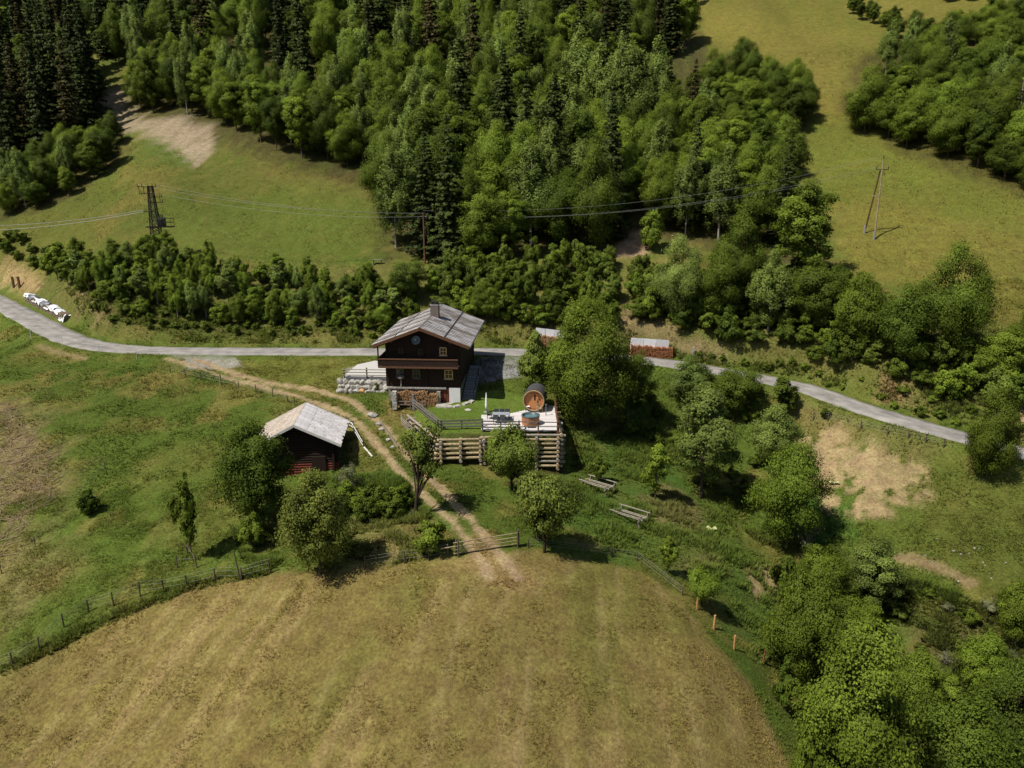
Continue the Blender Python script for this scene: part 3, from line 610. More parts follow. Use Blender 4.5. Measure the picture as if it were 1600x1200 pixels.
tpx(840, 845, 760, 70, 'young', 'deciduous_tree', 'small tree growing into the brownish fruit tree by the gate', leafm='leaf_olive')
tpx(300, 876, 735, 48, 'young', 'deciduous_tree', 'slender young tree alone on the left meadow inside a post frame', leafm='leaf_mid', var=0)
tpx(140, 804, 762, 42, 'shrub', 'juniper_shrub', 'small dark shrub alone on the left meadow slope', 'shrub', leafm='leaf_dark')
tpx(395, 858, 800, 50, 'shrub', 'garden_shrub', 'pale green shrub at the foot of the large tree by the barn', 'shrub', leafm='leaf_mid')
tpx(835, 624, 516, 52, 'thuja', 'conifer', 'yellow green bushy conifer right behind the barrel sauna')
tpx(917, 668, 474, 154, 'big', 'deciduous_tree', 'very large deciduous tree right of the barrel sauna', leafm='leaf_mid', var=0)
tpx(880, 640, 505, 80, 'round', 'deciduous_tree', 'tree squeezed between the yellow green conifer and the very large tree', leafm='leaf_mid', var=0)
tpx(985, 655, 540, 80, 'round', 'deciduous_tree', 'darker tree leaning out of the very large tree towards the gully', leafm='leaf_dark', var=2)
tpx(1072, 640, 553, 84, 'tall', 'deciduous_tree', 'pale green tree at the road just above the tall gully tree', leafm='leaf_birch', var=0)
tpx(1095, 778, 592, 108, 'tall', 'deciduous_tree', 'tall grey green tree in the gully beyond the two picnic bench frames', leafm='leaf_birch', var=1)
tpx(1150, 655, 568, 84, 'round', 'deciduous_tree', 'dark round tree below the road beside the pale green tree', leafm='leaf_dark', var=2)
tpx(1222, 662, 588, 50, 'young', 'deciduous_tree', 'narrow tree at the road edge where the row of posts begins', leafm='leaf_dark', var=1)
tpx(1205, 735, 632, 90, 'round', 'deciduous_tree', 'olive tree behind the broad tree left of the bare soil patch', leafm='leaf_birch', var=1)
tpx(1228, 858, 685, 120, 'big', 'deciduous_tree', 'broad tree left of the bare soil patch casting a dark shadow', leafm='leaf_mid', var=1)
tpx(1262, 860, 800, 50, 'bare', 'elder_shrub', 'half bare shrub under the broad tree by the soil patch', 'shrub')
tpx(1024, 782, 690, 46, 'young', 'deciduous_tree', 'small bright tree on bare ground right of the picnic bench frames', leafm='leaf_bright', var=1)
tpx(1043, 898, 834, 34, 'young', 'deciduous_tree', 'little bright tree beside the upper right field edge', leafm='leaf_bright', var=0)
tpx(1096, 948, 884, 58, 'apple', 'fruit_tree', 'small light green fruit tree beside the orange post', leafm='leaf_bright', var=1)
tpx(936, 755, 712, 36, 'young', 'deciduous_tree', 'small bush like tree growing at the upper picnic bench frame', leafm='leaf_mid')
tpx(1540, 752, 609, 78, 'big', 'deciduous_tree', 'bright round tree standing over the road below the bank', leafm='leaf_mid', var=0)
tpx(1290, 652, 636, 18, 'shrub', 'garden_shrub', 'tiny round shrub under the road among the fence posts', 'shrub', leafm='leaf_dark')
for k, (x, y, tp, w_, kd, lm, lb) in enumerate([
    (1250, 1075, 880, 135, 'big', 'leaf_mid', 'dark green gully tree at the corner of the hay field'),
    (1320, 1265, 980, 190, 'big', 'leaf_mid', 'big light green tree leaning over the right field edge'),
    (1470, 1290, 1085, 180, 'big', 'leaf_dark', 'deep green tree in the gully beside the big light green tree'),
    (1560, 1230, 1040, 130, 'big', 'leaf_dark', 'dark tree beside the brownish spruce in the gully'),
    (1590, 1150, 1000, 60, 'spruce', 'needle_brown', 'brownish spruce among the gully trees'),
    (1585, 1010, 905, 80, 'round', 'leaf_mid', 'tree at the lower edge of the right pasture'),
    (1360, 965, 832, 90, 'tall', 'leaf_birch', 'greyish twiggy tree above the gully shrubs'),
    (1280, 950, 848, 80, 'round', 'leaf_mid', 'light tree in front of the greyish twiggy tree'),
    (1225, 935, 858, 66, 'shrub', 'leaf_mid', 'wide shrub at the dry slope left of the gully trees'),
    (1420, 1130, 1010, 100, 'round', 'leaf_mid', 'low bright tree filling the gully behind the big light green tree'),
    (1530, 1090, 990, 90, 'round', 'leaf_bright', 'yellow green tree at the brown gully slope'),
    (1330, 1010, 930, 90, 'round', 'leaf_mid', 'middle tree of the gully between dark green and greyish trees'),
    (1225, 1110, 1030, 50, 'shrub', 'leaf_dark', 'dark shrub squeezed against the right field edge'),
    (1255, 1225, 1120, 60, 'shrub', 'leaf_mid', 'shrub under the big light green tree at the field edge')]):
    tpx(x, y, tp, w_, kd, 'spruce_tree' if kd == 'spruce' else 'gully_shrub' if kd == 'shrub' else 'deciduous_tree', lb, 'shrub' if kd == 'shrub' else 'tree', leafm=lm)
def scatter_px(pts, kind, name, label, cat, group, leafms, hr, rr):
    for p in pts:
        P = ground(*p); h_ = random.uniform(*hr); tree(P, h_, random.uniform(*rr), kind, name, label, cat, group, random.choice(leafms))
def in_quad(poly, nn, mind, seed, keep=None):
    """points spread over a polygon on the ground, at least mind apart"""
    W = np.array(gpoly(poly)); r = np.random.default_rng(seed); out = []
    lo, hi = W.min(0), W.max(0)
    C = r.uniform(lo, hi, (nn * 40, 2)); C = C[poly_sd(W, C[:, 0], C[:, 1]) > 0]
    for c in C:
        if all((c[0] - o[0]) ** 2 + (c[1] - o[1]) ** 2 > mind * mind for o in out):
            out.append(c)
            if len(out) >= nn: break
    return [np.array([o[0], o[1], Hs(o[0], o[1])]) for o in out]
# low brown shrubs on the gully slope
for P in in_quad([(1370, 930), (1480, 930), (1570, 960), (1590, 1040), (1450, 1050), (1390, 1000)], 26, 1.5, 5):
    tree(P, random.uniform(.7, 1.5), random.uniform(.7, 1.2), random.choice(['shrub', 'shrub', 'bare']), 'gully_shrub', 'low olive brown shrub on the dry gully slope below the pasture', 'shrub', 'low shrubs on the gully slope', random.choice(['leaf_olive', 'leaf_mid', 'leaf_grey']))
for P in in_quad([(1250, 900), (1330, 1000), (1420, 1080), (1600, 1080), (1600, 1200), (1300, 1200), (1230, 1040)], 30, 2.2, 6):
    shrub(P, (1.8, 4), (1.2, 2.2), 'shrub filling the gaps under the gully trees', 'shrub', 'shrubs under the gully trees', ['leaf_mid', 'leaf_dark', 'leaf_bright'], 'gully_shrub')
for P in in_quad([(950, 660), (1010, 600), (1180, 610), (1230, 680), (1170, 790), (1060, 740)], 24, 2.0, 8):
    shrub(P, (1.2, 2.6), (.9, 1.6), 'shrub in the shaded hollow beyond the barrel sauna', 'shrub', 'shrubs in the shaded hollow', ['leaf_mid', 'leaf_dark'], 'gully_shrub')
# the hedge on the bank above the road, left of the chalet
for P in in_quad([(70, 425), (200, 425), (420, 440), (600, 450), (660, 470), (640, 515), (400, 512), (200, 500), (120, 455)], 130, 1.5, 9):
    k = random.random()
    if k < .5: shrub(P, (3.8, 6.6), (1.5, 2.1), 'hedge tree on the bank left of the chalet', 'tree', 'hedge trees on the left bank', ['leaf_mid', 'leaf_bright', 'leaf_bright', 'leaf_birch'], 'hedge_tree', 'birch' if k < .15 else 'tall' if k < .38 else 'young')
    else: shrub(P, (2.2, 4.2), (1.2, 1.8), 'hedge shrub on the bank left of the chalet', 'shrub', 'hedge shrubs on the left bank', ['leaf_mid', 'leaf_bright', 'leaf_olive'], 'hedge_shrub')
for P in in_quad([(0, 370), (120, 375), (130, 410), (60, 430), (0, 400)], 12, 2.0, 10):
    tree(P, random.uniform(1.5, 3), random.uniform(1.2, 1.9), 'shrub', 'hedge_shrub', 'scrubby shrub at the bare cut bank by the road bend', 'shrub', 'shrubs at the cut bank', random.choice(['leaf_mid', 'leaf_olive']))
for P in in_quad([(130, 470), (300, 500), (600, 505), (640, 512), (640, 528), (400, 527), (200, 518), (140, 500)], 60, 1.1, 19):
    shrub(P, (.6, 1.8), (.5, 1.1), 'low scrub at the foot of the hedge left of the chalet', 'shrub', 'low scrub at the hedge foot', ['leaf_mid', 'leaf_bright', 'leaf_olive'], 'hedge_shrub')
# bank above the road behind and right of the chalet
for P in in_quad([(660, 440), (800, 420), (960, 410), (960, 520), (820, 512), (700, 505)], 60, 1.8, 11):
    shrub(P, (2.6, 5.5), (1.4, 2.2), 'shrub on the bank behind the chalet', 'shrub', 'shrubs on the bank behind the chalet', ['leaf_mid', 'leaf_bright', 'leaf_dark', 'leaf_olive'], 'bank_shrub')
for P in in_quad([(980, 440), (1300, 440), (1440, 560), (1600, 580), (1600, 645), (1450, 622), (1250, 560), (1060, 522), (1000, 505)], 160, 1.7, 12):
    shrub(P, (2.0, 5.6), (1.4, 2.3), 'shrub on the bank above the road right of the woodpile', 'shrub', 'shrubs on the right bank', ['leaf_mid', 'leaf_dark', 'leaf_olive', 'leaf_bright'], 'bank_shrub')
for P in in_quad([(1080, 550), (1250, 565), (1440, 625), (1600, 660), (1600, 690), (1440, 655), (1250, 590), (1100, 565)], 40, 1.4, 13):
    shrub(P, (.5, 1.5), (.5, 1.1), 'low shrub on the sunny verge of the descending road', 'shrub', 'low shrubs on the road verge', ['leaf_mid', 'leaf_olive', 'leaf_bright'], 'bank_shrub')
for x, y, tp, w_, kd, lm, lb in [
    (1250, 445, 272, 104, 'tall', 'leaf_mid', 'bright tall tree at the corner of the upper pasture'),
    (1480, 560, 383, 118, 'big', 'leaf_mid', 'large tree on the bank standing against the pole pasture'),
    (1560, 600, 505, 100, 'round', 'leaf_bright', 'tree beside the large bank tree towards the pasture fence'),
    (1410, 580, 440, 90, 'round', 'leaf_dark', 'dark tree left of the large bank tree'),
    (1340, 550, 425, 90, 'round', 'leaf_mid', 'tree on the bank under the corner of the upper pasture'),
    (1270, 520, 400, 90, 'round', 'leaf_dark', 'shady tree on the bank under the bright tall tree'),
    (1200, 520, 385, 90, 'birch', 'leaf_birch', 'pale drooping tree on the bank over the woodpile'),
    (1060, 500, 372, 90, 'tall', 'leaf_birch', 'grey green tree right of the pinkish bare patch'),
    (1120, 505, 380, 84, 'tall', 'leaf_mid', 'tree between the grey green tree and the drooping tree'),
    (1150, 470, 340, 90, 'tall', 'leaf_dark', 'dark tree behind the drooping bank tree'),
    (1016, 392, 318, 48, 'shrub', 'leaf_bright', 'bright round bush above the pinkish bare patch'),
    (1600, 580, 470, 90, 'round', 'leaf_mid', 'outermost tree on the right bank above the road'),
    (760, 500, 440, 90, 'round', 'leaf_mid', 'broad bush tree directly behind the chalet roof'),
    (640, 470, 400, 90, 'tall', 'leaf_olive', 'olive tree at the wooden pole left behind the chalet')]:
    tpx(x, y, tp, w_, kd, 'deciduous_tree', lb, 'tree', leafm=lm)
# the forest on the slope
def look(hh, lm):
    return ('tall' if hh > 14.5 else 'medium' if hh > 9 else 'short') + {'leaf_bright': ' bright green', 'leaf_mid': ' green', 'leaf_dark': ' dark green', 'leaf_olive': ' olive'}.get(lm, ' green')
def forest(poly, nn, mind, seed, pc, group, place, hb=(12, 18), hs=(20, 28), birch=.12, bright=.4, rb=(3.8, 5.6)):
    r = random.Random(seed); tname = 'hedge_tree' if 'hedge' in group else 'grove_tree' if ('pasture' in group or 'fringe' in group) else 'edge_tree' if 'edge' in group else 'forest_tree'
    for P in in_quad(poly, nn, mind, seed):
        k = r.random()
        if group == 'lower forest' and P[0] < -14: k = max(k, pc)
        if k < pc:
            hh = r.uniform(*hs); lm = r.choice(['needle', 'needle', 'needle', 'needle_brown']) if group != 'lower forest' else 'needle'
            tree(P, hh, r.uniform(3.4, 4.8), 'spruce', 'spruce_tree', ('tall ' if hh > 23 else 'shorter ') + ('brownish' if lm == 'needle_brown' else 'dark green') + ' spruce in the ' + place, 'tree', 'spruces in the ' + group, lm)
        elif k < pc + birch:
            tree(P, r.uniform(hb[0] + 2, hb[1] + 3), r.uniform(rb[0] * .8, rb[1] * .85), 'birch', 'birch_tree', 'pale feathery birch in the ' + place, 'tree', 'birches in the ' + group)
        else:
            hh = r.uniform(*hb); lm = r.choice(['leaf_bright'] if r.random() < bright else ['leaf_mid', 'leaf_dark'])
            kd = r.choice(['round', 'tall', 'big']); tree(P, hh, min(r.uniform(*rb), hh * (.3 if kd == 'tall' else .44)), kd, tname, look(hh, lm) + ' leafy tree in the ' + place, 'tree', 'leafy trees in the ' + group, lm)
forest([(-40, 130), (60, 100), (140, 120), (170, 180), (110, 250), (0, 280)], 38, 4.6, 21, .85, 'left corner', 'dense stand left of the scree path')
forest([(-60, -60), (140, -60), (150, 90), (40, 100), (-60, 130)], 34, 5.8, 22, .7, 'upper left', 'slope above the scree path')
forest([(-20, 265), (110, 240), (185, 225), (190, 250), (130, 300), (20, 345), (-20, 340)], 26, 3.0, 23, .0, 'left fringe', 'fringe left of the upper meadow', hb=(5, 9), birch=.1, bright=.3, rb=(2.2, 3.4))
forest([(215, 178), (330, 188), (420, 235), (570, 262), (560, 220), (420, 180), (300, 130), (220, 130)], 48, 3.7, 24, .0, 'meadow edge', 'front row above the upper meadow', hb=(10, 15), birch=.25, bright=.6, rb=(3, 4.4))
forest([(160, 120), (300, 130), (420, 180), (560, 210), (560, 60), (300, -40), (150, -60)], 70, 5.6, 25, .26, 'upper forest', 'forest high above the upper meadow')
forest([(600, 290), (610, 400), (700, 420), (800, 410), (940, 395), (960, 370), (960, 250), (760, 220), (600, 230)], 62, 4.8, 26, .2, 'lower forest', 'forest right behind the chalet', hb=(11, 17), hs=(18, 25))
forest([(560, 215), (760, 220), (960, 240), (1010, 180), (1000, 80), (760, 60), (560, 80)], 76, 5.7, 27, .28, 'middle forest', 'middle of the forest slope', hb=(12, 19), birch=.22)
forest([(540, 80), (760, 60), (1010, 80), (1075, 110), (1050, -70), (540, -70)], 76, 6.0, 28, .42, 'top forest', 'top of the forest slope', birch=.15)
forest([(960, 370), (1005, 350), (1190, 410), (1240, 360), (1230, 290), (1130, 180), (1010, 180), (960, 250)], 60, 4.6, 29, .08, 'right forest', 'right flank of the forest', hb=(9, 14), hs=(14, 18), rb=(3.4, 4.8))
forest([(1110, 140), (1160, 125), (1240, 150), (1268, 205), (1230, 225), (1150, 200)], 22, 4.4, 30, 0, 'pasture tongue', 'forest tongue in the right pasture', hb=(7, 11), birch=0, bright=.2, rb=(3.2, 4.6))
forest([(1330, 205), (1360, 170), (1460, 140), (1620, 150), (1660, 330), (1560, 285), (1450, 240)], 62, 4.4, 31, .02, 'pasture wood', 'wood right of the pasture', hb=(8, 13), birch=.1, bright=.25, rb=(3.4, 5))
forest([(1380, 120), (1480, 60), (1640, 40), (1640, 150), (1460, 140)], 24, 5.2, 32, .0, 'pasture wood', 'wood right of the pasture', hb=(8, 12), birch=.1, bright=.2)
forest([(1310, 20), (1330, 10), (1440, 62), (1430, 80), (1370, 45)], 18, 3.6, 33, 0, 'pasture hedge', 'hedge line across the upper pasture', hb=(4, 7), birch=0, bright=.1, rb=(2, 3.2))
forest([(1450, 5), (1620, 30), (1620, -30), (1450, -40)], 14, 5, 34, .1, 'far hedge', 'row beyond the small white box', hb=(5, 8), birch=0, bright=.1, rb=(2.5, 3.6))
for x, y, h_ in ((935, 235, 21), (985, 240, 22), (1020, 205, 20), (880, 265, 18), (905, 200, 21), (850, 300, 17)): tree(ground(x, y), h_, h_ * .25, 'birch', 'birch_tree', 'very tall pale birch rising over the forest beside the pasture', 'tree', 'very tall birches in the forest')
for k, (x, y, h_) in enumerate(((622, 110, 16), (600, 90, 14), (575, 130, 15), (700, 70, 15), (470, 110, 14), (1585, 215, 11))):
    P = ground(x, y); sn = empty('dead_tree', P, 'pale bare dead tree trunk among the forest crowns', 'tree', 'dead trees in the forest', k * 1.3); mb = MB(); mb.cyl((0, 0, -.4), (.3, .1, h_ * .55), .17, .12, 6); mb.cyl((.3, .1, h_ * .55), (.2, .5, h_), .12, .03, 6); mb.build('trunk', 'bark_pale', sn)
    rr = random.Random(k)
    for j in range(9):
        z = h_ * rr.uniform(.4, .92); a_ = rr.uniform(0, 6.28); l = rr.uniform(.7, 1.8); MB().cyl((.25, .2, z), (.25 + l * math.cos(a_), .2 + l * math.sin(a_), z + rr.uniform(-.1, .9)), .05, .015, 4).build('branch', 'bark_pale', sn)
print('TREES', NTREE[0])
#@@MARK2

# ------------------------------------------------------------------ the chalet
O = at_Z(663, 631, 0)
house = empty('alpine_chalet', O, 'dark timber chalet with grey metal gable roof, balcony and stone base', 'house', rz=math.radians(-3.5))
W2, DP = 4.0, 13.0; EAVE, RIDGE, HS = 6.9, 8.9, 5.3; SL = (RIDGE - EAVE) / HS
def roofz(x): return RIDGE - .22 - abs(x) * SL
MB().box((0, DP / 2, .45), (2 * W2, DP, 2.9)).build('stone_base', 'rubble', house)
led = MB().box((-.7, -.22, 1.93), (6.5, .42, .16)).build('stone_ledge', 'stone', house)
mb = MB().box((0, DP / 2, 4.3), (2 * W2 - .3, DP - .3, 4.8)); mb.prism([(-W2 + .15, 6.7), (W2 - .15, 6.7), (W2 - .15, roofz(W2) - .05), (0, roofz(0) - .05), (-W2 + .15, roofz(W2) - .05)], .15, DP - .15)
mb.build('wall_core', 'dark_wood', house)
for nm, side in (('front_log_wall', 0), ('back_log_wall', 1)):
    mb = MB(); z = 2.03
    while z < 8.4:
        wd = W2 if z < roofz(W2) - .3 else max(.2, (RIDGE - .42 - z) / SL)
        mb.box((0, .04 if side == 0 else DP - .04, z + .11), (2 * min(wd, W2) + (.36 if z < 6 else 0), .24, .215 + random.uniform(-.015, .01))); z += .235
    mb.build(nm, 'dark_wood', house, 'stuff')
for sx in (-1, 1):
    mb = MB(); z = 2.03
    while z < 6.9: mb.box((sx * (W2 - .04), DP / 2, z + .11), (.24, DP + .36, .215 + random.uniform(-.015, .01))); z += .235
    mb.build('side_log_wall', 'dark_wood', house, 'stuff')
# roof
for sx in (-1, 1):
    dk = MB(); dk.prism([(0, RIDGE - .05), (0, RIDGE - .2), (sx * HS, EAVE - .2), (sx * HS, EAVE - .05)][::sx], -1.2, 14.1); dk.build('roof_deck', 'brown_wood', house)
    for k in range(2):
        x0, x1 = (0.12, HS * .5) if k == 0 else (HS * .5 + .06, HS + .1)
        lift = .03 if k == 0 else 0.0
        V = []; F = []; y = -1.28; row = 0
        while y < 14.15:
            for dy, dz in ((0, 0), (.10, 0), (.14, .06), (.22, .06), (.26, 0)):
                for x in (x0, x1): V.append((sx * x, min(y + dy, 14.2), RIDGE - x * SL + dz + lift))
            y += .34
        nr = len(V) // 2
        for i in range(nr - 1): F.append((2 * i, 2 * i + 1, 2 * i + 3, 2 * i + 2) if sx > 0 else (2 * i, 2 * i + 2, 2 * i + 3, 2 * i + 1))
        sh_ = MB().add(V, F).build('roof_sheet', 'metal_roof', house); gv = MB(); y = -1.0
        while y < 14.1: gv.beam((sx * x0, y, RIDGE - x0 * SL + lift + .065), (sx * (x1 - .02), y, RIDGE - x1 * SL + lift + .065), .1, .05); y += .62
        gv.build('groove_shade', 'dgrey_wood', sh_, 'stuff')  # dark bars that put the shade of the roof grooves into colour
    MB().beam((sx * (HS * .5 + .03), -1.25, RIDGE - HS * .5 * SL + .04), (sx * (HS * .5 + .03), 14.15, RIDGE - HS * .5 * SL + .04), .12, .1).build('roof_seam', 'iron', house)
    for y in (-1.28, 14.18): MB().beam((0, y, RIDGE - .12), (sx * (HS + .05), y, EAVE - .14), .07, .34).build('barge_board', 'brown_wood', house)
    MB().cyl((sx * (HS + .12), -1.25, EAVE - .06), (sx * (HS + .12), 14.15, EAVE - .06), .09, n=8).build('gutter', 'steel' if sx > 0 else 'iron', house)
    for y in (-1.0, 1.6, 4.4, 7.2, 10, 12.6): MB().beam((sx * (W2 - .2), y, roofz(W2 - .2) - .12), (sx * (HS - .1), y, roofz(HS - .1) - .12), .14, .18).build('rafter', 'dark_wood', house)
MB().prism([(-.28, RIDGE - .06), (0, RIDGE + .1), (.28, RIDGE - .06), (0, RIDGE + .02)], -1.3, 14.2).build('ridge_cap', 'dgrey_wood', house)
for x in (-3.2, 0, 3.2): MB().beam((x, -1.15, roofz(x) - .14), (x, .2, roofz(x) - .14), .2, .22).build('purlin', 'brown_wood', house)
ch = MB().box((.45, 6.2, 9.2), (.95, .95, 1.9)).build('chimney', 'chimney_render', house)
MB().box((.45, 6.2, 10.2), (1.0, 1.0, .12)).build('chimney_cap', 'concrete', ch)
for sx in (-1, 1):
    for sy in (-1, 1): MB().box((.45 + sx * .3, 6.2 + sy * .3, 10.38), (.14, .14, .26)).build('chimney_pier', 'iron', ch)
MB().box((.45, 6.2, 10.55), (.86, .86, .1)).build('cowl', 'iron', ch)
# windows
def window(x, z, w_, h_, fm, gm_, bars=True):
    f = MB()
    for sx in (-1, 1): f.box((x + sx * (w_ / 2 - .05), -.12, z), (.1, .1, h_))
    for sz in (-1, 1): f.box((x, -.12, z + sz * (h_ / 2 - .05)), (w_, .1, .1))
    if bars: f.box((x, -.115, z), (.06, .08, h_ - .1)); f.box((x, -.11, z), (w_ - .1, .08, .06))
    o = f.build('window', fm, house)
    for sx in (-1, 1):
        for sz in (-1, 1): MB().box((x + sx * w_ * .22, -.1, z + sz * h_ * .22), (w_ * .4, .03, h_ * .4)).build('pane', gm_, o)
    MB().box((x, -.16, z - h_ / 2 - .04), (w_ + .14, .16, .06)).build('sill', fm, o)
window(2.3, 6.1, .8, .9, 'frame', 'glass_brown'); window(2.85, 3.5, .95, 1.05, 'frame', 'glass_brown')
window(-.75, 3.5, .85, 1.05, 'frame_dull', 'glass'); window(-2.6, 3.6, .85, 1.05, 'frame_dull', 'glass'); window(-2.4, 6.1, .8, .9, 'dark_wood', 'glass'); window(-.2, 6.0, .8, 1.0, 'dark_wood', 'glass')
# balcony
MB().box((-.2, -.55, 4.42), (8.6, 1.1, .14)).build('balcony_floor', 'dark_wood', house)
MB().box((-4.4, 5.2, 4.42), (.9, 10.4, .14)).build('balcony_floor', 'dark_wood', house)
MB().box((-.35, -1.08, 4.46), (8.8, .12, .2)).build('balcony_beam', 'brown_wood', house); MB().box((-.35, -1.08, 5.36), (8.8, .14, .12)).build('handrail', 'brown_wood', house); MB().box((-4.75, 4.6, 5.36), (.14, 11.2, .12)).build('handrail', 'dark_wood', house)
mb = MB()
for i in range(74): mb.box((-4.72 + i * .119, -1.08, 4.93), (.095, .04, .74))
mb.build('baluster_board', 'dark_wood', house, 'stuff')
mb = MB()
for i in range(92): mb.box((-4.75, -1.0 + i * .119, 4.93), (.04, .095, .74))
mb.build('baluster_board', 'dark_wood', house, 'stuff')
for x, y in ((-4.7, -1.05), (-4.7, 4), (-4.7, 9.6)): MB().box((x, y, 5.75), (.14, .14, 2.4)).build('balcony_post', 'dark_wood', house)
for x in (-3.6, 0.35, 3.4): MB().beam((x, .05, 3.9), (x, -.95, 4.32), .14, .16).build('bracket', 'dark_wood', house)
MB().box((.4, -.1, 3.0), (.18, .2, 2.6)).build('wall_post', 'dark_wood', house)
# dish, door, white panel, log ends
d_ = MB(); d_.lathe([(.02, 0), (.25, .03), (.42, .1), (.5, .16), (.48, .17), (.4, .12), (.02, .03)], 20); do = d_.build('satellite_dish', 'dish', house); do.location = (-.55, -.42, 7.35); do.rotation_euler = (math.radians(68), 0, math.radians(-8))
MB().cyl((0, 0, -.3), (0, 0, .02), .04, n=6).build('dish_arm', 'steel', do); MB().cyl((0, -.45, .1), (0, 0, .42), .02, n=5).build('feed_arm', 'steel', do); MB().box((0, 0, .44), (.09, .09, .14)).build('receiver', 'white_cloth', do)
do2 = MB().box((2.4, -.12, 1.0), (.95, .12, 1.75)).build('door', 'brown_wood', house); MB().box((2.75, -.2, 1.0), (.05, .05, .14)).build('door_handle', 'iron', do2)
for x in (2.1, 2.4, 2.7): MB().box((x, -.2, 1.05), (.2, .03, 1.5)).build('door_board', 'red_wood', do2)
MB().box((3.5, -.18, 1.05), (1.22, .3, 1.85)).build('white_wall_panel', 'plaster', house)
MB().box((3.0, -.9, .12), (2.9, 1.5, .3)).build('door_step', 'stone', house)
# stone pillars and the firewood stack before the base
p_ = empty('firewood_stack', (0, 0, 0), 'firewood stacked under the ledge between stone pillars of the chalet', 'firewood', rz=0); p_.matrix_world = Matrix.Translation(Vector(O)) @ Matrix.Rotation(math.radians(-3.5), 4, 'Z')
mb = MB(); rr = random.Random(4); x = -2.75
while x < 1.75:
    z = .12
    top = 1.78 - .25 * abs(math.sin(x * 1.7)) if x < .6 else 1.35
    while z < top:
        r_ = rr.uniform(.06, .11); mb.cyl((x + rr.uniform(-.03, .03), -.85 - rr.uniform(0, .14), z), (x, -.25, z), r_, r_, rr.choice([3, 5, 6]), False); z += r_ * 1.75
    x += .17
mb.build('split_logs', 'log_end', p_, 'stuff'); MB().box((-.5, -.55, .05), (4.7, .5, .1)).build('pallet', 'brown_wood', p_)
mb2 = empty('stone_pillar', (0, 0, 0), 'pale stone pillar at the left end of the firewood stack', 'pillar'); mb2.matrix_world = p_.matrix_world.copy()
for k in range(6): MB().box((-3.05 + rr.uniform(-.04, .04), -1.2, -.1 + k * .34), (.5 + rr.uniform(-.06, .06), .55, .33), Matrix.Rotation(rr.uniform(-.12, .12), 3, 'Z'), .94).build('stone', 'stone', mb2)
mb3 = empty('stone_pillar', (0, 0, 0), 'rough stone pillar between firewood stack and cellar door', 'pillar'); mb3.matrix_world = p_.matrix_world.copy()
for k in range(5): MB().box((1.75 + rr.uniform(-.03, .03), -.55, .1 + k * .34), (.42, .5, .33), Matrix.Rotation(rr.uniform(-.12, .12), 3, 'Z'), .94).build('stone', 'rubble', mb3)
mb4 = empty('low_rail', (0, 0, 0), 'low wooden rail closing the firewood bay', 'rail'); mb4.matrix_world = p_.matrix_world.copy()
for z in (.25, .62): MB().cyl((-2.9, -1.25, z), (.4, -1.3, z), .05, n=6).build('rail', 'dgrey_wood', mb4)
for x in (-1.3, .4): MB().cyl((x, -1.27, -.2), (x, -1.27, .8), .06, n=6).build('post', 'dgrey_wood', mb4)
bf = empty('bird_house', (0, 0, 0), 'small bird house with round roof on a pole before the chalet wall', 'bird house'); bf.matrix_world = p_.matrix_world.copy() @ Matrix.Translation((-2.45, -.35, 1.95))
MB().cyl((0, 0, 0), (0, 0, .95), .09, .07, 7).build('pole', 'grey_wood', bf); MB().cyl((0, 0, .95), (0, 0, 1.2), .2, .2, 8).build('feeder', 'brown_wood', bf); MB().lathe([(.42, 1.15), (.38, 1.3), (.22, 1.42), (.02, 1.47)], 12).build('roof', 'dgrey_wood', bf)
st = empty('stone_stairs', (0, 0, 0), 'stone stairs climbing along the shaded side wall of the chalet', 'stairs'); st.matrix_world = p_.matrix_world.copy()
for k in range(14): MB().box((4.85, .4 + k * .62, .02 + k * .155), (1.4, .66, .5)).build('step', 'concrete', st)
for k in range(4): MB().cyl((5.5, .6 + k * 2.6, .2 + k * .65), (5.5, .6 + k * 2.6, 1.3 + k * .65), .04, n=6).build('railing_post', 'iron', st)
MB().cyl((5.5, .6, 1.3), (5.5, 8.4, 3.25), .035, n=6).build('handrail', 'iron', st)
for k, (x, y) in enumerate([(2.2, -1.9), (3.0, -2.0), (3.9, -1.8), (4.8, -.9), (5.3, -.2)]):
    v = Vector(O) + Matrix.Rotation(math.radians(-3.5), 3, 'Z') @ Vector((x, y, 0))
    s_ = MB().box((0, 0, 0), (.9, .6, .22), Matrix.Rotation(.3 * k, 3, 'Z'), .85).build('paving_stone', 'stone'); s_.location = (v.x, v.y, Hs(v.x, v.y) + .04); tag(s_, 'pale flat stone bordering the cellar door of the chalet', 'stone', 'flat stones at the cellar door')

# ------------------------------------------------------------------ irregular boulder meshes
def boulder(seed, sub=2):
    r = random.Random(seed); bm = []
    import bmesh
    b_ = bmesh.new(); bmesh.ops.create_icosphere(b_, subdivisions=sub, radius=.5)
    off = [(Vector((r.uniform(-1, 1), r.uniform(-1, 1), r.uniform(-1, 1))).normalized(), r.uniform(.26, .42)) for _ in range(12)]
    for v in b_.verts:
        for n_, d0 in off:
            e_ = v.co.dot(n_) - d0
            if e_ > 0: v.co -= n_ * e_ * .92
    me = bpy.data.meshes.new('boulder'); b_.to_mesh(me); b_.free(); return me
BLD = [boulder(k) for k in range(6)]
for me in BLD: me.materials.append(M['stone'])
def place_stone(P, size, parent=None, name='stone', m=None, rz=0):
    o = link(name, random.choice(BLD), parent); o.location = tuple(float(c) for c in P); o.scale = tuple(float(c) for c in size); o.rotation_euler = (random.uniform(-.2, .2), random.uniform(-.2, .2), rz + random.uniform(-.3, .3))
    if m: o.material_slots[0].link = 'OBJECT'; o.material_slots[0].material = M[m]
    return o
